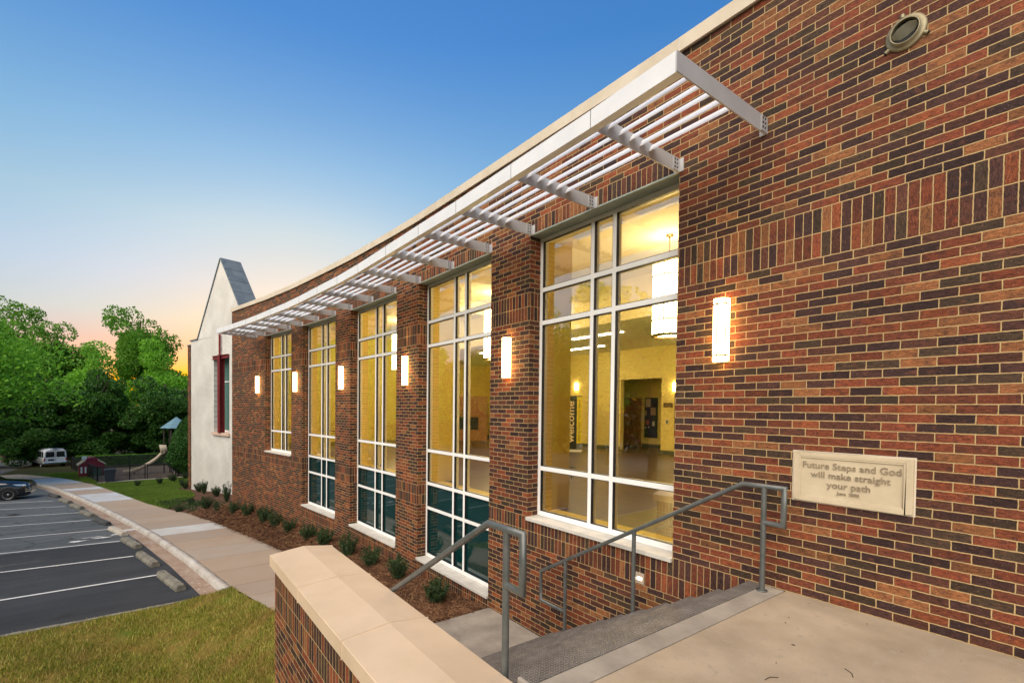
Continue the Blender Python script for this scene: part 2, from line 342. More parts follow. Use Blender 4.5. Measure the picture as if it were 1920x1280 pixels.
# pavement slabs: every slab its own tone, tooled joints
def walk_mat():
    m = M('sidewalk_concrete', (.4, .3, .25), .85, 0, .3); g = N(m); o = g.obj(); uv = g.uv()
    sp = g.n('ShaderNodeSeparateXYZ'); g.l(uv, sp.inputs[0]); u = g.math('DIVIDE', sp.outputs[1], 1.52); fl = g.math('FLOOR', u); fr = g.math('SUBTRACT', u, fl)
    wn = g.n('ShaderNodeTexWhiteNoise', noise_dimensions='1D'); g.l(fl, wn.inputs['W'])
    tone = g.ramp(wn.outputs[0], [(0, (.335, .265, .205)), (.35, (.355, .285, .22)), (.6, (.325, .265, .215)), (.82, (.35, .295, .245)), (.93, (.345, .275, .21))], 'CONSTANT')
    # two replaced grey-white slabs
    for k0, k1, cc in ((9, 10, (.50, .51, .50)), (17, 20, (.47, .50, .52)), (22, 23, (.48, .51, .53)), (26, 30, (.40, .45, .48))):
        mk = g.math('MULTIPLY', g.math('GREATER_THAN', fl, k0-.5), g.math('LESS_THAN', fl, k1-.5)); tone = g.mix(mk, tone, cc)
    st_ = g.noise(o, 1.1, 5, .65); tone = g.mix(g.math('MULTIPLY', g.math('SUBTRACT', st_, .4), 1.4, clamp=True), tone, (.33, .22, .145))
    d = g.math('SUBTRACT', .5, g.math('ABSOLUTE', g.math('SUBTRACT', fr, .5))); jt = g.math('LESS_THAN', d, .0075)
    c = g.mix(g.math('MULTIPLY', jt, .75), tone, (.10, .075, .055)); f = g.noise(o, 230, 3, .7)
    h = g.n('ShaderNodeHueSaturation'); g.l(c, h.inputs['Color']); g.l(g.math('MULTIPLY_ADD', f, .5, .75), h.inputs['Value']); g.col(h.outputs[0]); g.bump(g.math('SUBTRACT', f, g.math('MULTIPLY', jt, 3)), .3, .004)
    return m
WALK = walk_mat()
CURB = noisy('curb_concrete', (.36, .31, .26), (.52, .50, .46), 2.2, .8, .4, 60, .01, .3)
GUTTER = noisy('gutter_concrete', (.26, .165, .11), (.34, .26, .20), 1.6, .85, .35, 60, .006, .25, c3=(.45, .36, .28))
STOPC = noisy('wheel_stop_concrete', (.13, .12, .095), (.25, .235, .19), 6, .9, .6, 70, .012, .4)
# ------------------------------------------------------------------ ground sheets
def sheet(name, ys, fa, fb, nx, fz, mat, uvw=False, parent=None):
    mb = MB(); rows = []; uvs = []; L = 0; prev = None
    for y in ys:
        a, b = fa(y), fb(y); row = []; ur = []
        mid = ((a+b)/2, y)
        if prev: L += math.dist(mid, prev)
        prev = mid
        for i in range(nx+1):
            x = a+(b-a)*i/nx; row.append((x, y, fz(x, y))); ur.append((x, L))
        rows.append(row); uvs.append(ur)
    mb.grid(rows, mat, uvs, smooth=True)
    return mb.build(name, parent=parent)
def rngy(a, b, s): 
    n = max(1, int(round((b-a)/s))); return [a+(b-a)*i/n for i in range(n+1)]
gx = sorted(set([-900, -400, -200, -120, -80, -60, -45, -35, -28]+[round(-22+.5*i, 2) for i in range(0, 60)]+[8, 9, 11, 14, 20, 30, 45, 60, 90, 140, 250, 500, 900]))
gy = sorted(set([-600, -200, -80, -40, -20, -12, -8, -5]+[round(-3+.5*i, 2) for i in range(0, 130)]+[63, 66, 70, 75, 82, 90, 110, 150, 250, 500, 1200]))
fL0 = lambda y: interp(LEFT, y)
def gz_base(x, y):
    if y > 12 and fL0(y)-.1 < x < fL0(y)+.45: return lot(x, y)-.16
    if 3.4 < x < 16.5 and -7 < y < 6.3: return -2.1
    if x > 3.2 and y < 30 and x > wallx(y)-.02: return -3.1
    if -1.8 < x < 1.2 and y < 2: return min(gz(x, y), -1.4)
    if 2.4 < y < 56.5 and x > -13: return gz(x, y)-.3
    return gz(x, y)-.035
mb = MB(); mb.grid([[(x, y, gz_base(x, y)) for x in gx] for y in gy], EARTH); g0 = st('', mb.build('ground'))
fL = lambda y: interp(LEFT, y); fR = lambda y: interp(RIGHT, y)
nearl = sheet('grass_lawn', rngy(2.5, 12.24, .3), lambda y: -14, lambda y: fL(y)-.02 if y > 5.45 else 1.06, 50, lambda x, y: gz(x, y)-.004, G_NEAR); st('', nearl)
# asphalt: right edge follows the gutter
AE = lambda y: fL(y)-.55 if y < 47 else min(40, fL(y)-.55+(y-47)*9)
ys_a = rngy(12.28, 46.9, .7)+rngy(47, 52, .5)+rngy(53, 92, 2)
asp = sheet('parking_lot', ys_a, lambda y: -70, AE, 60, lambda x, y: lot(x, y)-.012, ASPH); st('', asp)
gut = sheet('gutter', rngy(12.28, 46, .5), lambda y: fL(y)-.56, lambda y: fL(y)-.14, 3, lambda x, y: lot(x, y)-.006, GUTTER); st('', gut)
# curb with rounded nose
mb = MB(); rows = []
rnd = random.Random(3)
for y in rngy(12.3, 47, .22):
    x = fL(y)+.005; z0 = lot(x, y); j = rnd.uniform(-.006, .006)
    rows.append([(x-.20+j, y, z0-.1), (x-.19+j, y, z0+.06), (x-.165+j, y, z0+.115+j), (x-.12, y, z0+.138+j*.6), (x, y, z0+.142), (x, y, z0-.1)])
mb.grid(rows, CURB); mb.face(rows[0][::-1], CURB); st('', mb.build('kerb'))
wk = sheet('sidewalk', rngy(6.2, 58, .35), fL, fR, 5, lambda x, y: walk_z(y)+.002*(x-fL(y)), WALK, True); st('', wk)
# low concrete edge between the lot's end and the near grass
mb = MB()
for i in range(22):
    a = -14+i*.7; mb.box((a, 12.2, -3.1), (a+.695, 12.30, lot(a, 12.2)+.012+.004*(i % 3)), STOPC)
st('', mb.build('lot_edging'))
mul = sheet('mulch_bed', rngy(6.2, 31, .25), fR, lambda y: (wallx(y)+.02), 12, lambda x, y: gz(x, y)+.014*math.sin(x*9+y*3)*math.sin(y*7), MULCH); st('', mul)
MEDGE = lambda y: float(np.interp(y, [24.5, 27, 29.2, 31, 33, 36], [1.5, 1.9, 2.05, 1.95, 1.2, 1.9]))
lw = sheet('front_lawn', rngy(26.4, 43.2, .4), fR, lambda y: max(fR(y)+.05, float(np.interp(y, [26.4, 27.5, 29.5, 31.5, 34, 37, 43.2], [.9, 1.7, 2.15, 2.1, 1.5, 2.6, 5.5]))), 8, lambda x, y: gz(x, y)+.012, G_FAR); st('', lw)
ml2 = sheet('mulch_border', rngy(22, 43.3, .4), fR, lambda y: 7.5, 12, lambda x, y: gz(x, y)-.012, MULCH); st('', ml2)
FX = lambda y: float(np.interp(y, [44.3, 63.6], [-2.9, -6.2]))
lw2 = sheet('far_lawn', rngy(43.4, 57.5, .5), fR, lambda y: max(fR(y)+.02, FX(y)), 5, lambda x, y: gz(x, y)+.004, G_FAR); st('', lw2)
pth = sheet('concrete_path', rngy(43.2, 44.2, .5), lambda y: fR(y)-.02, lambda y: 7.5, 6, lambda x, y: gz(x, y)+.02, CONC2); st('', pth)
ply = sheet('playground_surface', rngy(44.25, 60, .6), FX, lambda y: 14, 10, lambda x, y: gz(x, y)+.03, BARK); st('', ply)
# painted stall lines and patches
LN = [((.30, 15.0), (-6.2, 14.95)), ((-.32, 17.75), (-6.6, 18.3)), ((-.75, 20.5), (-7.0, 21.2)), ((-1.2, 23.3), (-7.4, 24.2)), ((-1.95, 26.3), (-8.0, 27.6)), ((-2.5, 29.1), (-8.5, 30.8)), ((-3.4, 32.1), (-9.3, 34.1)), ((-4.2, 35.1), (-10, 37.5))]
mb = MB()
for (a, b) in LN:
    n = 24; d = Vector((b[0]-a[0], b[1]-a[1])).normalized(); nx_, ny_ = -d.y*.05, d.x*.05; rows = [[], []]
    for i in range(n+1):
        x = a[0]+(b[0]-a[0])*i/n; y = a[1]+(b[1]-a[1])*i/n
        rows[0].append((x+nx_, y+ny_, lot(x, y+ny_)+.002)); rows[1].append((x-nx_, y-ny_, lot(x, y-ny_)+.002))
    mb.grid(rows, LINE)
st('', mb.build('stall_markings'))
# spilled white paint by the pale wheel stop
mb = MB(); r2 = random.Random(8)
for cx_, cy_, sx_, sy_ in ((-1.05, 21.9, .55, .16), (-1.55, 21.6, .5, .12), (-2.2, 21.4, .5, .14), (-.75, 22.6, .45, .2), (-.35, 21.7, .3, .07), (-1.9, 21.9, .7, .05)):
    pts = []
    for k in range(22):
        t = k/22*2*math.pi; q = r2.uniform(.45, 1.25); pts.append((cx_+.25+math.cos(t)*sx_*.62*q, cy_+math.sin(t)*sy_*q))
    mb.face([(x, y, lot(x, y)+.004) for x, y in pts], LINE)
st('', mb.build('paint_spill'))
# ------------------------------------------------------------------ stair, landing (real concrete)
mb = MB(); mb.box((1.70, -5, -.5), (4.59, 1.838, 0), CONC); mb.box((-1.5, -5, -1.3), (1.06, 1.0, 0), CONC); mb.box((1.06, -5, -1.3), (1.70, 1.0, -.001), CONC)
st('', mb.build('landing', bevel=.004))
mb = MB()
mb.box((1.78, 1.848, -.5), (4.585, 2.125, -.0015), CONC2)
nr = 10; tread = .285; rise = 1.655/nr
for i in range(1, nr):
    mb.box((1.78, 2.125+(i-1)*tread, -1.9), (4.58, 2.125+i*tread, -i*rise), CONC2)
st('', mb.build('stair', bevel=.006))
def plate_mat():
    m = M('tread_plate', (.20, .19, .18), .62, .15, .35); g = N(m); o = g.obj()
    def lug(off, ang):
        mp = g.n('ShaderNodeMapping'); mp.inputs['Rotation'].default_value = (0, 0, R(ang)); mp.inputs['Location'].default_value = off; mp.inputs['Scale'].default_value = (34, 34, 1); g.l(o, mp.inputs[0])
        s2 = g.n('ShaderNodeSeparateXYZ'); g.l(mp.outputs[0], s2.inputs[0]); fx = g.math('SUBTRACT', g.math('FRACT', s2.outputs[0]), .5); fy = g.math('SUBTRACT', g.math('FRACT', s2.outputs[1]), .5)
        q = g.math('ADD', g.math('POWER', g.math('MULTIPLY', fx, 2.4), 2), g.math('POWER', g.math('MULTIPLY', fy, 7), 2)); return g.math('SUBTRACT', 1, q, clamp=True)
    h = g.math('MAXIMUM', lug((0, 0, 0), 45), lug((.5, .5, 0), -45)); g.bump(h, 1, .006)
    a = g.noise(o, 6, 5, .7); c = g.ramp(a, [(.3, (.075, .065, .058)), (.55, (.14, .125, .115)), (.75, (.21, .19, .17))]); g.col(g.mix(g.math('MULTIPLY', h, .5), c, (.5, .47, .43))); return m
PLATE = plate_mat()
mb = MB()
for i in range(nr):
    y1 = 2.125+i*tread; z = -i*rise
    mb.box((1.80, y1-.115, z-.002), (4.56, y1+.012, z+.005), PLATE); mb.box((1.80, y1+.003, z-.045), (4.56, y1+.012, z-.002), PLATE)
st('', mb.build('stair_nosings'))
mb = MB(); mb.box((1.70, 4.69, -1.95), (4.60, 6.17, -1.655), CONC2); st('', mb.build('lower_landing', bevel=.006))
# small leaves and twigs lying on the landing
mb = MB(); rl = random.Random(5); LEAFD = M('dry_leaf', (.06, .035, .02), .9)
for i in range(26):
    x, y = rl.uniform(2, 4.5), rl.uniform(.2, 1.8); a = rl.uniform(0, 6.3); L = rl.uniform(.008, .03); wd = rl.uniform(.002, .008)
    c, s_ = math.cos(a), math.sin(a); mb.face([(x, y, .003), (x+c*L*.5-s_*wd, y+s_*L*.5+c*wd, .006), (x+c*L, y+s_*L, .003), (x+c*L*.5+s_*wd, y+s_*L*.5-c*wd, .002)], LEAFD)
for x0, y0, a in ((3.42, 1.0, .4), (3.05, 1.25, 2.5)):
    mb.tube([(x0, y0, .004), (x0+.05*math.cos(a), y0+.05*math.sin(a), .004), (x0+.1*math.cos(a+.3), y0+.1*math.sin(a+.3), .004)], .002, 5, LEAFD)
tag(mb.build('leaf_litter'), 'scattered bits of dry leaf and twig on the top landing', 'litter', kind='stuff')
# ------------------------------------------------------------------ brick building
WV = [Vector(p) for p in WP]; SEG = [(WV[i], WV[i+1]) for i in range(len(WV)-1)]
S0 = [0]
for a, b in SEG: S0.append(S0[-1]+(b-a).length)
def segframe(i):
    a, b = SEG[i]; d = (b-a).normalized(); return a, d, Vector((d.y, -d.x)), (b-a).length     # origin, along, inward normal, length
def vnorm(k):   # outward mitre at vertex k
    ns = []
    for i in (k-1, k):
        if 0 <= i < len(SEG): ns.append(-segframe(i)[2])
    n = sum(ns, Vector((0, 0))).normalized(); return n/ n.dot(ns[0])
TOPZ = 5.304; HEAD = 60*CS; SOLD1 = 63*CS; UB0, UB1 = 42*CS, 48*CS; LB0, LB1 = -6*CS, 0.0
SILL = {1: 0.0, 3: -1.47, 5: -1.47, 7: -1.47, 9: 0.0}
bld = empty('brick_building', (4.6, 2.945, -1.7), 0, 'long brick building with five tall lit windows and a gently curving face', 'building')
DZC = [0, 0, 0, 0, .01, .02, .045, .055, .045, .035, .02, 0]
def P3(p, z): return (p.x, p.y, z)
mb = MB(); lint = MB()
for i in range(len(SEG)):
    a, d, n, L = segframe(i); s0 = S0[i]; b = a+d*L
    def quad(z0, z1, mat):
        ea, eb = (DZC[i], DZC[i+1]) if z1 == TOPZ else (0, 0)
        mb.face([P3(a, z0), P3(a, z1+ea), P3(b, z1+eb), P3(b, z0)], mat, [(s0, z0), (s0, z1+ea), (s0+L, z1+eb), (s0+L, z0)])
    zb = -3.4
    if i in SILL:
        sl_ = SILL[i]
        if sl_ == 0: quad(zb, LB0, BR); quad(LB0, -.05, BS)
        else: quad(zb, sl_-6*CS, BR); quad(sl_-6*CS, sl_-.05, BS)
        quad(HEAD, SOLD1, BS); quad(SOLD1, TOPZ, BR)
        dep = .2
        for end, p, sgn in ((0, a, 1), (1, b, -1)):      # reveals
            s_ = s0 if end == 0 else s0+L
            for z0, z1, mat in [(sl_-.05, min(LB0, 0), BR)]*(sl_ < LB0)+[(max(sl_-.05, LB0), LB1, BS)]*(sl_ < 0)+[(0.0 if sl_ < 0 else -.05, UB0, BR), (UB0, UB1, BS), (UB1, HEAD, BR)]:
                q = p+n*(dep+.03); uu = (s_, s_+sgn*(dep+.03))
                f = [P3(p, z0), P3(p, z1), P3(q, z1), P3(q, z0)]; u = [(uu[0], z0), (uu[0], z1), (uu[1], z1), (uu[1], z0)]
                mb.face(f if end == 1 else f[::-1], mat, u if end == 1 else u[::-1])
        # steel lintel plate
        Mx = Matrix(((d.x, n.x, 0, a.x), (d.y, n.y, 0, a.y), (0, 0, 1, 0), (0, 0, 0, 1)))
        lint.box((-.02, .006, HEAD-.012), (L+.02, .235, HEAD-.002), STEEL, Mx); lint.box((-.02, -.002, HEAD-.012), (L+.02, .006, HEAD+.004), STEEL, Mx)
    else:
        quad(zb, LB0, BR); quad(LB0, LB1, BS); quad(LB1, UB0, BR); quad(UB0, UB1, BS); quad(UB1, TOPZ, BR)
# far return wall
a = WV[-1]; n = segframe(len(SEG)-1)[2]; c = a+n*14; s0 = S0[-1]
for z0, z1, mat in ((-3.4, LB0, BR), (LB0, LB1, BS), (LB1, UB0, BR), (UB0, UB1, BS), (UB1, TOPZ, BR)):
    mb.face([P3(a, z0), P3(a, z1), P3(c, z1), P3(c, z0)], mat, [(s0, z0), (s0, z1), (s0+14, z1), (s0+14, z0)])
mb.build('wall', parent=None).parent = bld
wallo = bld.children[0]; lo = lint.build('lintel', parent=bld, bevel=0)
def fix(parent):
    off = Matrix.Translation(parent.location)@Matrix.Rotation(parent.rotation_euler.z, 4, 'Z'); inv = off.inverted()
    for ch in parent.children:
        if ch.get('_fx'): continue
        ch.matrix_parent_inverse = inv; ch['_fx'] = 1
def unfx():
    for o in bpy.data.objects:
        if '_fx' in o: del o['_fx']
# coping
mb = MB(); r1 = random.Random(2)
def cop(offo, offi, *ZZ):
    rows = []
    for k, p in enumerate(WV):
        m = vnorm(k); dz_ = DZC[k]; z0, z1, z2 = ZZ[0]+dz_, ZZ[1]+dz_, ZZ[2]+dz_; o = p+m*offo; i_ = p-m*offi; o2 = p+m*.004
        rows.append([P3(o2, z0+.012), P3(o, z0), P3(o, z1), P3(i_, z2), P3(i_, z0)])
    mb.grid(rows, COPE, smooth=False, close=False); mb.face(rows[-1], COPE)
cop(.045, .34, TOPZ-.004, TOPZ+.138, TOPZ+.155)
cj = mb
for i in range(len(SEG)):
    a, d, n, L = segframe(i); k = max(1, round(L/1.22)) if L > 1.5 else 1
    for q in range(k):
        p = a+d*(L*q/k); Mx = Matrix(((d.x, n.x, 0, p.x), (d.y, n.y, 0, p.y), (0, 0, 1, 0), (0, 0, 0, 1)))
        dz_ = DZC[i]+(DZC[i+1]-DZC[i])*q/k; cj.box((-.004, -.0462, TOPZ-.001+dz_), (.004, .02, TOPZ+.1365+dz_), LIMES, Mx)
cp = mb.build('coping', parent=bld)
# roof slab behind the parapet
mb = MB(); inner = [p-vnorm(k)*.3 for k, p in enumerate(WV)]
mb.face([P3(p, 5.12) for p in inner]+[(16.5, 22, 5.12), (16.5, -6, 5.12)][::1], COPE); mb.build('roof', parent=bld)
# windows
MULL = [0, 1.0/2.36, 1.36/2.36, 1]
def window(i):
    a, d, n, L = segframe(i); sl_ = SILL[i]; Mx = Matrix(((d.x, n.x, 0, a.x), (d.y, n.y, 0, a.y), (0, 0, 1, 0), (0, 0, 0, 1)))
    fr = MB(); D0, D1 = .2, .31; z0, z1 = sl_, HEAD-.014
    xs = [0, L*.425, L*.575, L]; hw = .028
    lv = ([-.47, .03] if sl_ < 0 else [])+[.70, 2.83, 3.31]
    fr.box((0, D0, z0), (.055, D1, z1), ALU, Mx); fr.box((L-.055, D0, z0), (L, D1, z1), ALU, Mx)
    fr.box((.055, D0, z1-.055), (L-.055, D1, z1), ALU, Mx); fr.box((.055, D0, z0), (L-.055, D1, z0+.07), ALU, Mx)
    ztop = z1-.055; zbot = z0+.07
    for x in xs[1:3]: fr.box((x-hw, D0, zbot), (x+hw, D1, ztop), ALU, Mx)
    cells = [(.055, xs[1]-hw), (xs[1]+hw, xs[2]-hw), (xs[2]+hw, L-.055)]
    for z in lv:
        h_ = .032
        for c0, c1 in cells: fr.box((c0, D0+.002, z-h_), (c1, D1-.002, z+h_), ALU, Mx)
    f = fr.build('window', parent=bld, bevel=.004)
    edges = [zbot]+[q for z in lv for q in (z-.032, z+.032)]+[ztop]
    gm = MB(); tm = MB(); gs = MB()
    for c0, c1 in cells:
        for k in range(0, len(edges), 2):
            e0, e1 = edges[k], edges[k+1]
            q = [Mx@Vector(v) for v in ((c0, .245, e0), (c1, .245, e0), (c1, .245, e1), (c0, .245, e1))]
            if sl_ < 0 and e1 < .03: tm.face(q[::-1], TEAL)
            else: gm.face(q[::-1], GLASS)
            for A, B in (((c0, .205, e0), (c0+.006, .25, e1)), ((c1-.006, .205, e0), (c1, .25, e1)), ((c0, .205, e0), (c1, .25, e0+.006)), ((c0, .205, e1-.006), (c1, .25, e1))):
                gs.box(A, B, DARKMETAL, Mx)
    gm.build('glass', parent=f); gs.build('gasket', parent=f)
    if tm.f: tm.build('spandrel_panel', parent=f)
    sm = MB(); sm.box((-.0, -.035, z0-.052), (L, .21, z0-.004), LIMES, Mx); sm.build('sill', parent=f, bevel=.004)
for i in SILL: window(i)
# ------------------------------------------------------------------ interior (lit hall)
IW = noisy('interior_paint', (.74, .59, .16), (.76, .61, .18), 2, .75, .04, 60, .002, .04)
ICEIL = noisy('ceiling_paint', (.70, .62, .42), (.72, .64, .44), 1, .85, .05, 90, .002, .05)
def wood_mat():
    m = M('plank_floor', (.2, .12, .05), .32, 0, .5); g = N(m); o = g.obj(); mp = g.n('ShaderNodeMapping'); mp.inputs['Rotation'].default_value = (0, 0, R(0)); mp.inputs['Scale'].default_value = (6, .8, 1); g.l(o, mp.inputs[0])
    a = g.noise(mp.outputs[0], 2.2, 6, .65, .4); sp = g.n('ShaderNodeSeparateXYZ'); g.l(o, sp.inputs[0]); wn = g.n('ShaderNodeTexWhiteNoise', noise_dimensions='1D'); g.l(g.math('FLOOR', g.math('DIVIDE', sp.outputs[0], .18)), wn.inputs['W'])
    c = g.ramp(a, [(.3, (.05, .030, .012)), (.6, (.10, .064, .028)), (.8, (.14, .092, .042))]); h = g.n('ShaderNodeHueSaturation'); g.l(c, h.inputs['Color']); g.l(g.math('MULTIPLY_ADD', wn.outputs[0], .4, .8), h.inputs['Value']); g.col(h.outputs[0]); return m
WOOD = wood_mat()
OAK = noisy('oak_door', (.28, .13, .045), (.34, .17, .06), 8, .5, .05, 60, .002, .15)
BASEB = M('base_board', (.10, .10, .05), .6)
ins = lambda k, o: WV[k]-vnorm(k)*o
BX = 15.3
mb = MB(); pf = [ins(k, .30) for k in range(1, len(WV))]
mb.face([(pf[0].x, -5, .002)]+[P3(p, .002) for p in pf]+[(BX+5, pf[-1].y, .002), (BX+5, -5, .002)], WOOD); mb.build('interior_floor', parent=bld)
mb = MB()
mb.face([P3(p, 4.95) for p in [Vector((4.9, -5))]+pf][::-1]+[(10.2, -5, 4.95), (10.2, pf[-1].y, 4.95)][::1], ICEIL)
mb.face([(10.2, -5, 3.9), (10.2, -5, 4.95), (10.2, 21.3, 4.95), (10.2, 21.3, 3.9)], ICEIL)
mb.face([(10.2, -5, 3.9), (10.2, 21.3, 3.9), (BX+5, 21.3, 3.9), (BX+5, -5, 3.9)], ICEIL)
mb.box((4.95, 3.0, 4.55), (10.1, 3.25, 4.94), OAK); mb.box((4.95, 9.1, 4.55), (10.1, 9.35, 4.94), ICEIL); mb.box((4.95, 12.4, 4.55), (10.1, 12.65, 4.94), ICEIL)
mb.build('ceiling', parent=bld)
mb = MB()       # back wall with a recess for the doors
def wbox(a, b): mb.box(a, b, IW)
wbox((BX, -5, 0), (BX+.2, 10.35, 3.9)); wbox((BX, 12.15, 0), (BX+.2, 22, 3.9)); wbox((BX, 10.35, 2.75), (BX+.2, 12.15, 3.9))
wbox((BX+.2, 10.15, 0), (BX+2.4, 10.35, 3.9)); wbox((BX+.2, 14.4, 0), (BX+2.4, 14.6, 3.9)); wbox((BX+2.3, 10.35, 0), (BX+2.5, 14.4, 3.9))
wbox((4.95, -5.2, 0), (BX, -5, 4.95)); wbox((3.2, 21.3, 0), (BX+.2, 21.5, 4.95))
for k in range(1, len(SEG)):      # inside face of the outer wall: piers, deep window reveals
    a, d, n, L = segframe(k); Mx = Matrix(((d.x, n.x, 0, a.x), (d.y, n.y, 0, a.y), (0, 0, 1, 0), (0, 0, 0, 1)))
    if k in SILL:
        mb.box((0, .32, HEAD-.01), (L, .62, 4.95), IW, Mx); mb.box((-.02, .315, -.05), (L+.02, .60, .035), IW, Mx)
        if SILL[k] < 0: mb.box((0, .33, -3), (L, .40, -.06), DARKMETAL, Mx)
    else:
        if k == 10: mb.box((0, .235, 0), (L-.2, .6, 4.95), IW, Mx)
        else: mb.box((-.015, .232, 0), (L+.015, .6, 4.95), IW, Mx); mb.box((.12, .6, 0), (L-.12, 1.0, 4.95), IW, Mx)
mb.box((4.83, -5, 0), (5.2, 2.96, 4.95), IW)
mb.build('interior_wall', parent=bld)
mb = MB(); mb.box((BX-.015, -5, 0), (BX, 10.35, .13), BASEB); mb.box((BX-.015, 12.15, 0), (BX, 21.3, .13), BASEB); mb.box((BX+2.28, 10.36, 0), (BX+2.3, 12.8, .13), BASEB)
mb.build('baseboard', parent=bld)
for y0_, y1_, hy in ((12.85, 13.385, 13.30), (13.395, 13.93, 13.48)):
    dr = MB(); dr.box((BX+2.22, y0_, 0), (BX+2.3, y1_, 2.1), OAK); do = dr.build('door', parent=bld, bevel=.005)
    h = MB(); h.tube([(BX+2.19, hy, .9), (BX+2.19, hy, 1.15)], .014, 8, DARKMETAL); h.build('handle', parent=do)
WARM = (1, .66, .22)
sc_m = emis('sconce_glow', (1, .72, .3), 14*LAMP*3)
def isconce(x, y, z):
    m_ = MB(); m_.lathe([(.0, .14), (.09, .14), (.09, -.14), (0, -.14)], 12, sc_m, (x, y, z), R(90), R(270)); return m_
for nme, (x, y, z) in (('a', (BX, 14.5, 2.55)), ('b', (BX, 9.8, 2.40)), ('c', (BX, 17.5, 2.32))):
    isconce(x, y, z).build('wall_sconce', parent=bld)
fix(bld)
for c in bld.children: fix(c) if False else None
# notice board, thermostat and framed board inside
NB = empty('notice_board', (BX+2.27, 12.36, 1.25), 0, 'dark notice board with pinned papers beside the oak double doors inside', 'notice board')
mb = MB(); mb.box((BX+2.25, 12.05, .40), (BX+2.29, 12.67, 2.10), M('board_black', (.02, .022, .03), .7)); mb.build('board', parent=NB)
PAPC = [M('paper_%s' % n_, c_, .8) for n_, c_ in (('cream', (.6, .5, .3)), ('tan', (.4, .25, .14)), ('red', (.35, .1, .06)), ('pale', (.5, .5, .4)))]
for y, z, w_, h_, c_ in ((12.50, 1.88, .24, .34, 0), (12.24, 1.52, .25, .32, 1), (12.60, 1.45, .08, .2, 1), (12.52, 1.05, .17, .2, 2), (12.22, 1.0, .11, .2, 3), (12.45, .85, .08, .08, 3), (12.6, .83, .05, .07, 3)):
    mb = MB(); mb.box((BX+2.24, y-w_/2, z-h_/2), (BX+2.246, y+w_/2, z+h_/2), PAPC[c_]); mb.build('paper', parent=NB)
fix(NB)
PAT = M('pattern_brown', (.2, .1, .03), .6); gg = N(PAT); gg.col(gg.ramp(gg.noise(gg.obj(), 22, 3, .7), [(.45, (.03, .02, .01)), (.55, (.5, .28, .05))], 'CONSTANT'))
mb = MB(); mb.box((BX-.03, 9.88, 1.68), (BX-.002, 10.24, 1.84), PAT); tag(mb.build('wall_sign'), 'small brown patterned sign on the yellow wall right of the door recess', 'sign')
mb = MB(); mb.box((BX-.03, 9.66, .6), (BX-.002, 9.80, 2.2), PAT); tag(mb.build('wall_sign'), 'tall narrow brown patterned strip at the edge of the near window view', 'sign')
mb = MB(); mb.box((BX-.03, 10.04, 1.08), (BX-.002, 10.14, 1.24), M('switch_plate', (.5, .5, .45), .5)); mb.box((BX-.036, 10.065, 1.11), (BX-.03, 10.115, 1.2), DARKMETAL)
tag(mb.build('wall_switch'), 'small wall switch plate below the brown sign in the hall', 'switch')
# text
def text(body, size, M4, mat, ext=.002, name='lettering', parent=None, align='CENTER', bold=0, spacing=1):
    c = bpy.data.curves.new(name, 'FONT'); c.body = body; c.size = size; c.extrude = ext; c.align_x = align; c.align_y = 'CENTER'; c.offset = bold; c.space_character = spacing
    o = bpy.data.objects.new(name, c); scene.collection.objects.link(o); dg = bpy.context.evaluated_depsgraph_get()
    me = bpy.data.meshes.new_from_object(o.evaluated_get(dg)); bpy.data.objects.remove(o); me.transform(M4); me.materials.clear(); me.materials.append(mat)
    return link(name, me, parent)
# welcome banner facing the windows
wb = empty('welcome_banner', (13.0, 12.56, 0), 0, 'tall black roll-up banner reading welcome with a yellow strip, standing in the hall', 'banner')
bd = Vector((-.80, -.60, 0)).normalized(); rt = Vector((bd.y*-1, bd.x, 0)); rt = Vector((0, 0, 1)).cross(bd)  # viewer right when looking at face
Mb = Matrix(((rt.x, 0, bd.x, 13.0), (rt.y, 0, bd.y, 12.56), (0, 1, 0, .0), (0, 0, 0, 1)))@Matrix.Diagonal((.86, .98, 1, 1))   # local x right, y up, z toward viewer
mb = MB(); mb.box((-.44, .08, -.01), (.23, 2.08, .01), M('banner_black', (.012, .012, .014), .5), Mb); mb.build('banner_cloth', parent=wb)
mb = MB(); mb.box((.23, .32, -.01), (.44, 2.08, .0105), M('banner_yellow', (.75, .62, .02), .5), Mb); mb.box((.23, .08, -.01), (.44, .32, .0105), M('banner_grey', (.12, .13, .15), .5), Mb); mb.build('strip', parent=wb)
mb = MB(); mb.box((-.46, 0, -.12), (.46, .08, .12), ALU, Mb); mb.build('stand', parent=wb); mb = MB(); mb.box((-.45, 2.08, -.015), (.45, 2.11, .015), DARKMETAL, Mb); mb.build('top_bar', parent=wb)
Rz = Matrix.Rotation(R(90), 4, 'Z')
text('welcome', .42, Mb@Matrix.Translation((-.02, 1.13, .013))@Rz, M('banner_cream', (.75, .62, .35), .6), .002, parent=wb, bold=.008, spacing=1.03)
text("We're Glad You're Here!", .155, Mb@Matrix.Translation((.335, 1.2, .013))@Rz, M('banner_ink', (.08, .07, .02), .6), .001, parent=wb)
fix(wb)
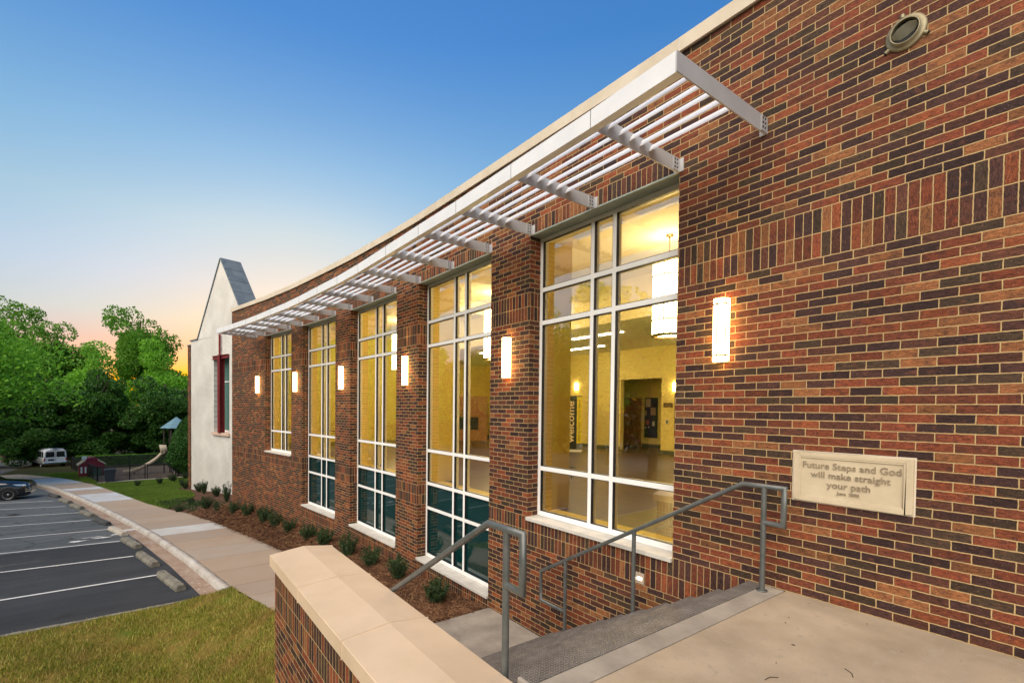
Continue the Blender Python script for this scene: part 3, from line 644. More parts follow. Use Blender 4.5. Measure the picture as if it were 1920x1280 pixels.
# pendant lamps
PG = emis('pendant_glow', (1, .74, .36), 9*LAMP*2.2); BRZ = M('bronze_trim', (.16, .10, .04), .4, .6)
def pendant(x, y, label):
    e = empty('pendant_lamp', (x, y, 3.02), 0, label, 'pendant lamp', 'cylinder pendant lamps in the hall')
    m_ = MB(); m_.lathe([(.02, 0), (.27, .0), (.295, .02), (.295, 1.38), (.27, 1.40), (.02, 1.40)], 28, PG); s_ = m_.build('shade', parent=e)
    t_ = MB()
    for z in (.0, .28, 1.12, 1.40): t_.lathe([(.297, z-.012), (.312, z-.012), (.312, z+.012), (.297, z+.012)], 28, BRZ)
    for k in range(4):
        a = k*math.pi/2+.3; t_.box((-.008, -.008, 0), (.008, .008, 1.4), BRZ, Matrix.Translation((.305*math.cos(a), .305*math.sin(a), 0)))
    t_.lathe([(.20, -.03), (.30, -.03), (.30, 0), (.2, 0)], 28, BRZ)
    t_.build('trim', parent=e)
    r_ = MB(); r_.tube([(0, 0, 1.4), (0, 0, 1.93)], .012, 8, BRZ); r_.lathe([(0, 1.93), (.07, 1.93), (.07, 1.90), (0, 1.90)], 16, BRZ)
    for k in range(3): a = k*2.09; r_.tube([(0, 0, 1.62), (.2*math.cos(a), .2*math.sin(a), 1.4)], .006, 6, BRZ)
    r_.build('rod', parent=e)
    for dz, en in ((1.62, 12), (-.25, 44)):
        l_ = bpy.data.lights.new('pendant_bulb', 'POINT'); l_.energy = en*LAMP*4; l_.color = WARM if dz < 0 else (1, .7, .35); l_.shadow_soft_size = .12
        lo_ = bpy.data.objects.new('pendant_bulb', l_); scene.collection.objects.link(lo_); lo_.parent = e; lo_.location = (0, 0, dz)
    return e
pendant(8.28, 5.48, 'glowing cylinder pendant lamp nearest the camera, seen through the widest lit window')
pendant(8.35, 11.2, 'glowing cylinder pendant lamp in the middle of the hall')
pendant(8.1, 17.0, 'glowing cylinder pendant lamp deepest in the hall')
# linear ceiling lights on the low ceiling
LG = emis('linear_glow', (1, .88, .65), 10*LAMP*3)
for k, (x, y0, y1) in enumerate(((11.6, 5.2, 7.2), (11.6, 9.2, 11.2), (13.6, 7, 9), (13.6, 11.6, 13.6), (11.6, 14.5, 16.5))):
    mb = MB(); mb.box((x-.05, y0, 3.87), (x+.05, y1, 3.898), LG); o = mb.build('linear_light')
    tag(o, ['short strip light on the low ceiling near the tall window', 'second strip light on the low ceiling', 'strip light close to the door recess', 'strip light above the welcome banner', 'farthest strip light on the low ceiling'][k], 'strip light', 'strip lights on the low ceiling')
# potted plant just inside
PLEAF = noisy('plant_leaf', (.012, .05, .015), (.02, .075, .02), 6, .35, .1, 60, .002, .2)
def potplant(x, y, label, seed):
    rr = random.Random(seed); e = empty('potted_plant', (x, y, 0), 0, label, 'plant', 'potted plants inside the hall')
    m_ = MB(); m_.lathe([(0, .0), (.13, 0), (.17, .32), (.185, .34), (.165, .34), (.15, .30), (0, .3)], 20, M('dark_pot', (.05, .045, .04), .6)); m_.build('pot', parent=e)
    m_ = MB()
    for k in range(16):
        a = rr.uniform(0, 6.28); h_ = rr.uniform(.55, 1.0); o_ = rr.uniform(.12, .34); base = Vector((0, 0, .3)); tip = Vector((math.cos(a)*o_, math.sin(a)*o_, h_))
        m_.tube([base, (base+tip)*.5+Vector((0, 0, .12)), tip], .006, 5, PLEAF)
        L_ = rr.uniform(.26, .38); wd = L_*.3; side = Vector((-math.sin(a), math.cos(a), 0)); rows = []
        for q in range(7):
            t = q/6; c = tip+Vector((math.cos(a), math.sin(a), 0))*(L_*.55*math.sin(t*1.5))+Vector((0, 0, .1*math.sin(t*2.2)-.24*t*t)); wq = wd*math.sin(math.pi*min(1, t*.93+.05))**.8*.5
            rows.append([c-side*wq+Vector((0, 0, .02)), c, c+side*wq+Vector((0, 0, .02))])
        m_.grid(rows, PLEAF)
    m_.build('foliage', parent=e); return e
PPL = potplant(5.72, 5.80, 'potted plant with drooping dark leaves behind the near window', 3)
potplant(6.7, 12.6, 'leafy potted plant glimpsed through the second window', 5)
PPL.scale = (.62, .62, .58)
cab_ = empty('oak_cabinet', (12.9, 19.3, 0), R(-38), 'tall oak cabinet with dark openings glimpsed deep in the hall through the second window', 'cabinet')
mb = MB(); mb.box((-.9, -.25, 0), (.9, .25, 2.15), OAK); mb.build('carcass', parent=cab_, bevel=.01)
for x_ in (-.62, -.02): mb = MB(); mb.box((x_, -.262, .55), (x_+.5, -.252, 1.15), DARKMETAL); mb.build('screen', parent=cab_)
for x_ in (-.84, .04): mb = MB(); mb.box((x_, -.265, 1.3), (x_+.8, -.252, 2.08), OAK); mb.build('door', parent=cab_)
tb_ = empty('round_table', (5.75, 16.35, 0), 0, 'small round table standing inside by the fourth window', 'table')
mb = MB(); mb.lathe([(0, .75), (.5, .75), (.5, .72), (0, .72)], 24, OAK); mb.build('top', parent=tb_); mb = MB(); mb.lathe([(0, .72), (.04, .72), (.04, .04), (.26, .02), (.26, 0), (0, 0)], 16, DARKMETAL); mb.build('leg', parent=tb_)
# ------------------------------------------------------------------ wall lamps
LGL = emis('lamp_glow', (1, .60, .20), 13*LAMP*1.33, (.9, .85, .75))
LTR = M('lamp_trim', (.10, .085, .07), .4, .5)
def wall_lamp():
    e = empty('wall_lamp', (0, 0, 0))          # local -X points away from the wall
    m_ = MB(); m_.lathe([(0, 0), (.078, 0), (.078, .60), (0, .60)], 16, LGL, (-.038, 0, 0), R(90), R(270)); m_.box((-.038, -.078, .0), (-.012, .078, .6), LGL); m_.build('diffuser', parent=e)
    t_ = MB()
    for z in (.055, .545): t_.lathe([(.0785, z-.007), (.086, z-.007), (.086, z+.007), (.0785, z+.007)], 16, LTR, (-.038, 0, 0), R(90), R(270))
    for a in (180, 118, 242):
        c, s_ = math.cos(R(a)), math.sin(R(a)); t_.tube([(-.038+.081*c, .081*s_, -.004), (-.038+.081*c, .081*s_, .604)], .006, 6, LTR)
    t_.build('bands', parent=e)
    b_ = MB(); b_.box((-.012, -.07, -.006), (0, .07, .606), LTR); b_.build('backplate', parent=e)
    for zz, sgn in ((.66, 1), (-.06, -1)):
        p_ = bpy.data.lights.new('lamp_bulb', 'SPOT'); p_.energy = (4 if sgn > 0 else 2)*LAMP*4; p_.use_shadow = True; p_.color = (1, .60, .25); p_.spot_size = R(84); p_.spot_blend = .9; p_.shadow_soft_size = .035
        po = bpy.data.objects.new('lamp_bulb', p_); scene.collection.objects.link(po); po.parent = e; po.location = (-.17, 0, zz); po.rotation_euler = (R(180) if sgn > 0 else 0, R(-4*sgn), 0)
    return e
def on_wall(i, f, out=0):
    a, d, n, L = segframe(i); p = a+d*(L*f)-n*out; return p, math.atan2(d.y, d.x)-math.pi/2
WLAB = ['wall lamp with a glowing white shade on the wide wall left of the stone plaque', 'wall lamp on the pier left of the nearest window', 'wall lamp on the pier between the second and third windows', 'wall lamp on the pier between the third and fourth windows', 'wall lamp on the pier just right of the farthest window', 'smallest wall lamp, on the plain brick beyond the farthest window']
lampproto = wall_lamp()
spots = [(0, (2.445+6)/8.945), (2, .5), (4, .5), (6, .5), (8, .5), (10, .18)]
for k, (i, f) in enumerate(spots):
    o = lampproto if k == 0 else copy_tree(lampproto)
    p, rz = on_wall(i, f, .003); o.location = (p.x, p.y, 2.047); o.rotation_euler = (0, 0, rz); o.scale = (1, .88, 1); tag(o, WLAB[k], 'wall lamp', 'glowing lamps along the brick wall')
# ------------------------------------------------------------------ sunshade
shd = empty('sunshade', (4.6, 2.09, 4.2), 0, 'long white metal sunshade with slats running above the windows', 'sunshade')
Z0, Z1 = 4.055, 4.212; OUT = 1.40
reach = lambda y: float(np.interp(y, [2.09, 3, 5.3, 9, 12, 15, 20], [1.40, 1.37, 1.315, 1.30, 1.34, 1.36, 1.37]))
path = [Vector((4.6, 2.09))]+WV[1:-1]
# where the shade stops along the last stretch
a, d, n, L = segframe(10); endp = a+d*.72; path.append(endp)
def pn(k):
    ns = []
    for i in (k-1, k):
        if 0 <= i < len(path)-1: dd = (path[i+1]-path[i]).normalized(); ns.append(Vector((-dd.y, dd.x)))
    q = sum(ns, Vector((0, 0))).normalized(); return q/q.dot(ns[0])
mb = MB(); rows = []
for k, p in enumerate(path):
    m = pn(k); OUT = reach(p.y); o0 = p+m*OUT; o1 = p+m*(OUT-.085)
    rows.append([P3(o0, Z0), P3(o0, Z1), P3(o1, Z1), P3(o1, Z1-.012), P3(p+m*(OUT-.01), Z1-.012), P3(p+m*(OUT-.01), Z0+.012), P3(o1, Z0+.012), P3(o1, Z0)])
mb.grid(rows, SHADE, close=True, smooth=False); mb.face(rows[0][::-1], SHADE); mb.face(rows[-1], SHADE)
fas = mb.build('fascia', parent=shd)
# arc positions of the brackets
PL = [0]
for i in range(len(path)-1): PL.append(PL[-1]+(path[i+1]-path[i]).length)
def at(s):
    for i in range(len(path)-1):
        if s <= PL[i+1]+1e-6 or i == len(path)-2:
            t = (s-PL[i])/(PL[i+1]-PL[i]); n0, n1 = pn(i), pn(i+1); return path[i].lerp(path[i+1], t), n0.lerp(n1, t)
bs = [0, .86, 2.0, 3.14, 4.14, 5.27, 6.5, 7.58, 8.70, 9.9, 10.95, 12.05, 13.25, 14.2, 15.25, 16.3, PL[-1]]
bolt = MB()
for k, s in enumerate(bs):
    p, m = at(s); m = m.normalized(); OUT = reach(p.y); d = Vector((m.y, -m.x)); Mx = Matrix(((m.x, d.x, 0, p.x), (m.y, d.y, 0, p.y), (0, 0, 1, 0), (0, 0, 0, 1)))
    b_ = MB(); x1 = OUT-.012 if 0 < k < len(bs)-1 else OUT+.002
    b_.box((.03, -.006, Z0+.004), (x1, .006, Z1-.004), SHADE2, Mx)
    b_.box((.0, -.055 if k else -.01, Z0+.012), (.012, .055, Z1-.012), SHADE2, Mx); b_.box((.012, -.0125, Z0+.014), (.12, -.0065, Z1-.014), SHADE2, Mx)
    q = b_
    for bx in (.055, .095):
        for bz in (.045, .085, .125):
            for sy in (-1, 1):
                c0 = Mx@Vector((bx, sy*.0065 if sy > 0 else -.0128, Z0+bz)); c1 = Mx@Vector((bx, sy*.014 if sy > 0 else -.020, Z0+bz)); q.tube([c0, c1], .0075, 6, DARKMETAL)
    br_ = b_.build('bracket', parent=shd)
    if k:   # seam between fascia lengths
        sm_ = MB(); sm_.box((OUT-.002, -.0025, Z0-.001), (OUT+.0015, .0025, Z1+.001), DARKMETAL, Mx); sm_.build('seam', parent=fas)
    if k < len(bs)-1:
        p2, m2 = at(bs[k+1]); lv = MB()
        for xo in (1.275, 1.143, .982, .825, .667, .516):
            ca_, sa_ = math.cos(R(-54)), math.sin(R(-54)); sec = [(u_*ca_-v_*sa_, u_*sa_+v_*ca_) for u_, v_ in ((-.054, 0), (-.036, -.007), (0, -.010), (.036, -.007), (.054, 0), (.036, .006), (0, .009), (-.036, .006))]
            rows = []
            for pp, mm in ((p, m), (p2, m2)):
                sh_ = (p2-p).normalized()*(.008 if pp is p else -.008)
                xr = xo-(1.40-reach(pp.y))*xo/1.4; rows.append([(pp.x+mm.x*(xr+u)+sh_.x, pp.y+mm.y*(xr+u)+sh_.y, Z0+.100+v) for u, v in sec])
            b0 = len(lv.v); lv.grid(rows, SHADE, close=True, smooth=False); lv.face(rows[0], SHADE); lv.face(rows[1][::-1], SHADE)
        lv.build('louvre_blades', parent=shd)
fix(shd)
# ------------------------------------------------------------------ plaque, vent, step light
pq = empty('stone_plaque', (4.59, 1.4, 1.02), 0, 'cast stone dedication plaque with raised lettering set in the brick wall', 'plaque')
Mq = Matrix(((0, 0, -1, 4.6), (-1, 0, 0, 1.406), (0, 1, 0, 1.024), (0, 0, 0, 1)))   # x right, y up, z out
PST = noisy('plaque_stone', (.46, .38, .26), (.52, .44, .31), 5, .85, .25, 170, .002, .15)
mb = MB(); W_, H_ = .394, .205
mb.box((-W_, -H_, -.02), (W_, H_, .010), PST, Mq)
for a, b in (((-W_, -H_, .010), (-W_+.045, H_, .019)), ((W_-.045, -H_, .010), (W_, H_, .019)), ((-W_+.045, H_-.035, .010), (W_-.045, H_, .019)), ((-W_+.045, -H_, .010), (W_-.045, -H_+.035, .019))): mb.box(a, b, PST, Mq)
mb.build('slab', parent=pq, bevel=.004)
mb = MB()
for a, b in (((-W_+.045, -H_+.035, .010), (-W_+.058, H_-.035, .017)), ((W_-.058, -H_+.035, .010), (W_-.045, H_-.035, .017)), ((-W_+.058, H_-.047, .010), (W_-.058, H_-.035, .017)), ((-W_+.058, -H_+.035, .010), (W_-.058, -H_+.047, .017))): mb.box(a, b, PST, Mq)
mb.build('moulding', parent=pq, bevel=.002)
PLT = noisy('plaque_letters', (.22, .175, .12), (.28, .22, .15), 9, .85, .1, 170, .001, .1)  # stone tone darkened to stand in for the shaded letter edges
for body, sz, yy in (('Future Steps and God', .072, .100), ('will make straight', .072, .024), ('your path', .072, -.052), ('June  2003', .034, -.112)):
    text(body, sz, Mq@Matrix.Translation((0, yy, .011)), PLT, .005, parent=pq, bold=.0004, spacing=1.02)
mt = MB(); mt.box((-W_-.012, -H_-.012, -.02), (W_+.012, H_+.012, .002), COPE, Mq); mt.build('mortar_edge', parent=pq)
fix(pq)
vt = empty('round_vent', (4.59, 1.13, 4.365), 0, 'weathered round metal vent with a half-open flap high on the brick wall', 'vent')
VM = noisy('vent_metal', (.20, .17, .10), (.30, .26, .17), 12, .5, .3, 90, .002, .25, metal=.5); VD = M('vent_dark', (.006, .006, .007), .8)
Mv = Matrix(((0, 0, -1, 4.6), (-1, 0, 0, 1.13), (0, 1, 0, 4.365), (0, 0, 0, 1)))@Matrix.Diagonal((.8, .82, .9, 1))
VK = .8
def lathe_m(prof, n, mat, MM, mb_):
    rows = [[tuple(MM@Vector((r*math.cos(2*math.pi*j/n), r*math.sin(2*math.pi*j/n), z))) for j in range(n)] for r, z in prof]; mb_.grid(rows, mat, close=True)
mb = MB(); lathe_m([(.150, 0), (.150, .012), (.135, .020), (.112, .022), (.108, .05), (.102, .052), (.098, .048), (.098, .01)], 36, VM, Mv, mb); mb.build('collar', parent=vt)
mb = MB(); lathe_m([(.098, .012), (.05, .011), (.001, .011)], 30, VD, Mv, mb); mb.build('throat', parent=vt)
mb = MB(); rows = []
for t in (-1, -.5, 0, .5, 1):
    rr_ = .094*math.sqrt(max(0, 1-t*t*.98)); rows.append([tuple(Mv@Vector((t*.090*math.cos(.3)-q*rr_*.32*math.sin(.3), t*.090*math.sin(.3)+q*rr_*.5*math.cos(.3), .035+.03*q)) ) for q in (-1, 0, 1)])
mb.grid(rows, noisy('vent_flap', (.20, .20, .16), (.30, .30, .24), 9, .5, .1, 90, .001, .2, metal=.3)); mb.build('flap', parent=vt)
for a in (100, 215, 330):
    mb = MB(); c, s_ = math.cos(R(a)), math.sin(R(a))
    mb.tube([Mv@Vector((.145*c, .145*s_, .004)), Mv@Vector((.178*c, .178*s_, .004))], .016, 8, VM); mb.tube([Mv@Vector((.178*c, .178*s_, .001)), Mv@Vector((.178*c, .178*s_, .013))], .010, 8, VD); mb.build('lug', parent=vt)
fix(vt)
sl2 = empty('step_light', (4.59, 3.34, -.34), 0, 'small square step light glowing low on the brick beside the stair', 'step light')
mb = MB(); mb.box((4.586, 3.285, -.40), (4.599, 3.395, -.275), noisy('steplight_plate', (.42, .33, .24), (.5, .4, .3), 9, .5, .1, 90, .001, .1)); mb.build('plate', parent=sl2, bevel=.003)
mb = MB(); mb.box((4.583, 3.312, -.355), (4.5859, 3.368, -.325), emis('step_glow', (1, .85, .7), 6*LAMP*3)); mb.build('lens', parent=sl2); fix(sl2)
# ------------------------------------------------------------------ hand rails
def rail(name, x, segs, posts, lab):
    e = empty(name, (x, 2.0, 0), 0, lab, 'hand rail', 'grey pipe hand rails on the stair'); r = .0225
    m_ = MB(); m_.tube([(x, y, z) for y, z in segs], r, 14, RAIL); m_.build('hand_bar', parent=e)
    for y, z0, z1 in posts:
        p_ = MB(); p_.tube([(x, y, z0), (x, y, z1)], r, 14, RAIL); p_.lathe([(.0, .006), (.045, .006), (.045, 0), (.0, 0)], 16, RAIL, (x, y, z0)); p_.build('post', parent=e)
    fix(e); return e
def slope(y): return .91-(y-2.14)*.583
segsR = [(1.96, .60), (1.80, .60), (1.80, .915), (2.14, .915), (4.80, slope(4.80)), (4.80, slope(4.80)-.40), (4.36, slope(4.80)-.40)]
rail('stair_handrail', 4.42, segsR, [(1.96, 0, .915), (3.30, -1.155+.0, slope(3.30)), (4.34, -1.32, slope(4.34))], 'longer-looking grey hand rail with three posts right beside the brick wall')
sL = lambda y: .85-(y-2.40)*.62
segsL = [(2.222, .515), (2.07, .515), (2.07, .85), (2.40, .85), (4.80, sL(4.80)), (4.80, sL(4.80)-.4), (4.36, sL(4.80)-.4)]
rail('stair_handrail', 1.765, segsL, [(2.222, -rise, .85), (4.36, -1.32, sL(4.36))], 'near grey hand rail rising behind the pale wall cap')
# ------------------------------------------------------------------ cheek wall of the stair
ck = empty('stair_side_wall', (1.43, 5.38, -2), 0, 'low brick wall with a broad beige stone cap beside the stair', 'wall')
mb = MB(); x0, x1, y0, y1 = 1.115, 1.69, .5, 5.33; zt = -.135
for (pa, pb, u0) in (((x0, y0), (x0, y1), 0), ((x0, y1), (x1, y1), y1-y0), ((x1, y1), (x1, y0), y1-y0+x1-x0)):
    Lq = math.dist(pa, pb)
    for z0, z1, mat in ((-3.2, -6*CS+zt+.0, BR), (zt-6*CS, zt, BS)):
        off = -zt; mb.face([(*pb, z0), (*pb, z1), (*pa, z1), (*pa, z0)], mat, [(u0+Lq, z0+off), (u0+Lq, z1+off), (u0, z1+off), (u0, z0+off)])
mb.build('brickwork', parent=ck)
mb = MB(); js = [.5, 1.05, 1.90, 3.135, 4.27, 5.385]
def capsec(y): return [(1.078, y, -.135), (1.078, y, -.012), (1.43, y, .022), (1.738, y, -.012), (1.738, y, -.135)]
for a, b in zip(js[:-1], js[1:]):
    r_ = [capsec(a+.002), capsec(b-.002)]
    if b == js[-1]: r_ = [capsec(a+.002), [(1.078, b, -.135), (1.078, b, -.012), (1.43, b+.03, .022), (1.738, b-.0, -.012), (1.738, b, -.135)]]
    mb.grid(r_, CAST, smooth=False, close=True); mb.face(r_[0], CAST); mb.face(r_[1][::-1], CAST)
mb.build('stone_cap', parent=ck, bevel=.006, seg=3)
mb = MB()
for y in js[1:-1]: mb.grid([[(p[0]*1, p[1], p[2]-.0005 if False else p[2]+.0008) if False else (1.425+(p[0]-1.425)*.9985, p[1], p[2]-.001) for p in capsec(y-.003)], [(1.425+(p[0]-1.425)*.9985, p[1], p[2]-.001) for p in capsec(y+.003)]], noisy('cap_mortar', (.62, .52, .38), (.7, .6, .45), 6, .9, .1), smooth=False, close=True)
mb.build('cap_joint', parent=ck); fix(ck)
# ------------------------------------------------------------------ white gabled hall
gh = empty('gabled_hall', (3.35, 28.6, -3), 0, 'white painted brick hall with a steep slate-topped gable beyond the brick building', 'building')
A = Vector((3.35, 28.6)); B = Vector((2.2, 33.)); e_ = (B-A).normalized(); nn = Vector((e_.y, -e_.x))
Mg = Matrix(((e_.x, nn.x, 0, A.x), (e_.y, nn.y, 0, A.y), (0, 0, 1, 0), (0, 0, 0, 1)))    # u along, v inwards, z
mb = MB()
def gface(pts, mat=BW, v=0): mb.face([tuple(Mg@Vector((u, v, z))) for u, z in pts][::-1], mat, [(u, z) for u, z in pts][::-1])
zb = -4; AP = (.2, 9.38); SL = (3.44, 5.36); SR = (-3.04, 5.36); w0, w1, wz0, wz1 = -.86, 1.14, .14, 4.26
gface([(-7, zb), (w0, zb), (w0, 5.36), (-7, 5.36)]); gface([(w1, zb), (4.5, zb), (4.5, 5.34), (w1, 5.34)]); gface([(w0, zb), (w1, zb), (w1, wz0), (w0, wz0)]); gface([(w0, wz1), (w1, wz1), (w1, 5.34), (w0, 5.36)])
gface([SR, (w0, 5.36), (w1, 5.34), SL, AP])
def gq(p, q, mat, v0=0, v1=.95, dz=0):
    P = [Vector((p[0], v0, p[1]+dz)), Vector((q[0], v0, q[1]+dz)), Vector((q[0], v1, q[1]+dz)), Vector((p[0], v1, p[1]+dz))]; mb.face([tuple(Mg@x) for x in P], mat, [(v0, 0), (v0, 1), (v1, 1), (v1, 0)])
gq((4.5, zb), (4.5, 5.34), BW, 0, 3); mb.face([tuple(Mg@Vector((u, .95, z))) for u, z in (SR, SL, AP)], BW)
gq((w1, wz0), (w1, wz1), BW, 0, .5); gq((w0, wz1), (w0, wz0), BW, 0, .5); gq((w1, wz1), (w0, wz1), BW, 0, .5)
mb.build('wall', parent=gh)
mb = MB()
def slab(p, q, n_, mat=SLATE, v0=-.05, v1=1.0, th=.07):
    for k in range(n_):
        t0, t1 = k/n_, (k+1)/n_; a = (p[0]+(q[0]-p[0])*t0, p[1]+(q[1]-p[1])*t0); b = (p[0]+(q[0]-p[0])*t1, p[1]+(q[1]-p[1])*t1)
        d = Vector((b[0]-a[0], b[1]-a[1])).normalized(); o = Vector((-d.y, d.x))*th
        if o.y < 0: o = -o
        g = d*.012; c8 = [(a[0]+g.x, a[1]+g.y), (b[0]-g.x, b[1]-g.y), (b[0]-g.x+o.x, b[1]-g.y+o.y), (a[0]+g.x+o.x, a[1]+g.y+o.y)]
        f = [tuple(Mg@Vector((u, v0, z))) for u, z in c8]; bk = [tuple(Mg@Vector((u, v1, z))) for u, z in c8]
        mb.face(f[::-1], mat); mb.face(bk, mat)
        for i in range(4): mb.face([f[i], f[(i+1) % 4], bk[(i+1) % 4], bk[i]], mat)
slab(SR, AP, 6); slab(AP, SL, 6); slab(SL, (4.6, 5.36), 1)
mb.build('slate_coping', parent=gh)
mb = MB(); mb.grid([[tuple(Mg@Vector((u, v, z))) for u, z in ((SR[0], SR[1]+.02), (AP[0], AP[1]-.005), (SL[0], SL[1]+.02))] for v in (.0, .96)], LIMES, smooth=False); mb.build('mortar_bed', parent=gh)
mb = MB()   # hall roof behind the gable, lower than the parapet
mb.grid([[tuple(Mg@Vector((u, v, z))) for u, z in ((-3.0, 2.2), (.2, 4.6), (3.0, 2.2))] for v in (.96, 14)], SLATE, smooth=False); mb.build('roof', parent=gh)
mb = MB()   # brown brick pier at the far corner
pts = [Mg@Vector((u, v, 0)) for u, v in ((4.52, -.03), (4.95, -.03), (4.95, 3.2), (4.52, 3.2))]
for k in range(4):
    p, q = pts[k], pts[(k+1) % 4]; L_ = (q-p).length; mb.face([(p.x, p.y, -4.2), (q.x, q.y, -4.2), (q.x, q.y, 5.1), (p.x, p.y, 5.1)], BR, [(k*.7, -4.2), (k*.7+L_, -4.2), (k*.7+L_, 5.1), (k*.7, 5.1)])
mb.face([(p.x, p.y, 5.1) for p in pts], BR); mb.build('corner_pier', parent=gh)
mb = MB(); mb.box((4.5, -.06, 5.1), (5.0, 3.2, 5.17), SLATE, Mg); mb.build('pier_cap', parent=gh)
mb = MB(); mb.box((w0, .42, wz0), (w0+.06, .5, wz1), ALU, Mg); mb.box((w1-.06, .42, wz0), (w1, .5, wz1), ALU, Mg); mb.box((w0+.06, .42, wz0), (w1-.06, .5, wz0+.1), ALU, Mg); mb.box((w0+.06, .42, 2.85), (w1-.06, .5, 2.92), ALU, Mg); mb.box((.08, .421, wz0+.1), (.14, .499, 2.85), ALU, Mg)
wg = mb.build('window', parent=gh); mb = MB(); mb.box((w0+.03, .455, wz0+.05), (w1-.03, .465, wz1), M('hall_glass', (.05, .16, .14), .06, 0, .8), Mg); mb.build('pane', parent=wg)
mb = MB(); mb.box((w0-.1, -.10, wz0-.16), (w1+.1, .5, wz0), noisy('pink_sill', (.52, .36, .28), (.6, .44, .35), 3, .8), Mg); mb.build('sill', parent=wg, bevel=.01)
mb = MB(); mb.box((w0-.02, -.06, wz1-.2), (w1+.02, -.04, wz1), MAROON, Mg); mb.box((w0-.02, -.12, wz1-.2), (w1+.02, -.06, wz1-.18), MAROON, Mg); mb.box((w0-.02, -.12, wz1-.02), (w1+.02, -.06, wz1), MAROON, Mg)
mb.box((-.02, -.16, wz0), (.26, -.135, wz1+.02), MAROON, Mg); mb.box((-.02, .08, wz0), (.26, .105, wz1+.02), MAROON, Mg); mb.box((.11, -.135, wz0), (.14, .08, wz1+.02), MAROON, Mg); mb.box((.06, -.14, wz1+.02), (.15, -.06, 5.36), MAROON, Mg)
mb.build('steel_post', parent=gh); fix(gh)
# ------------------------------------------------------------------ leaves
def leaf_mat(name, c1, c2, c3, trans=.35, rough=.55):
    m = bpy.data.materials.new(name); m.use_nodes = True; g = N(m); b = g.b; gi = g.n('ShaderNodeNewGeometry')
    col = g.ramp(gi.outputs['Random Per Island'], [(0, c1), (.5, c2), (1, c3)]); big = g.noise(g.obj(), .6, 3, .6)
    h = g.n('ShaderNodeHueSaturation'); g.l(col, h.inputs['Color']); g.l(g.math('MULTIPLY_ADD', big, .9, .55), h.inputs['Value']); g.col(h.outputs[0])
    b.inputs['Roughness'].default_value = rough; b.inputs['Specular IOR Level'].default_value = .3
    tl = g.n('ShaderNodeBsdfTranslucent'); g.l(h.outputs[0], tl.inputs[0]); mx = g.n('ShaderNodeMixShader'); mx.inputs[0].default_value = trans
    out = m.node_tree.nodes['Material Output']; g.l(b.outputs[0], mx.inputs[1]); g.l(tl.outputs[0], mx.inputs[2]); g.l(mx.outputs[0], out.inputs[0]); return m
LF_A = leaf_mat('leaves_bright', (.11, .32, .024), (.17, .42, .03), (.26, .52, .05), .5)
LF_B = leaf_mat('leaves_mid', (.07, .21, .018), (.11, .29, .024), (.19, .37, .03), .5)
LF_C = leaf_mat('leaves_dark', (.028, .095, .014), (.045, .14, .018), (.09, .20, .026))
LF_S = leaf_mat('shrub_leaves', (.016, .040, .012), (.03, .065, .016), (.06, .10, .03), .2, .45)
LF_T = leaf_mat('topiary_leaves', (.02, .075, .012), (.035, .11, .016), (.05, .15, .02), .2)
BARKM = noisy('bark', (.05, .04, .03), (.09, .07, .055), 8, .95, .8, 40, .02, .4)
def leafcards(pts, size, rg, flat=0., aspect=.6, curl=True):
    n = len(pts); d = rg.normal(size=(n, 3)); d[:, 2] *= (1-flat); d /= np.linalg.norm(d, axis=1)[:, None]
    e = rg.normal(size=(n, 3)); e -= d*np.sum(d*e, 1)[:, None]; e /= np.linalg.norm(e, axis=1)[:, None]
    s = size*rg.uniform(.6, 1.35, n)[:, None]; a = d*s*.5; b = e*s*.5*aspect
    V = np.stack([pts-a, pts+b*1.0, pts+a, pts-b], 1).reshape(-1, 3); F = np.arange(4*n).reshape(n, 4); return V, F
def crown_pts(rg, H, Rx, lobes, per, zc, layered=False, rz=None):
    rz = rz or H*.5; P = []
    C_ = []
    for k in range(lobes):
        for _ in range(40):
            u = rg.normal(size=3); u /= np.linalg.norm(u); rr = rg.uniform(.15, .95) if k > 3 else rg.uniform(0, .3)
            c = np.array([u[0]*Rx*rr, u[1]*Rx*rr, zc+u[2]*rz*rr]); s = Rx*rg.uniform(.16, .34)*(1.15-.4*rr)
            if k < 4 or min(np.linalg.norm(c-c2)-s2*.75-s*.75 for c2, s2 in C_) < 0: break
        C_.append((c, s))
        m = int(per*(s/Rx/.25)**2); q = rg.normal(size=(m, 3)); q /= np.linalg.norm(q, axis=1)[:, None]; q *= (rg.uniform(.55, 1.1, m)**.6)[:, None]
        q[:, 2] *= .35 if layered else .75
        if layered: q[:, 2] -= .18*(q[:, 0]**2+q[:, 1]**2)
        P.append(c+q*s*(1.35 if layered else 1))
    return np.concatenate(P)
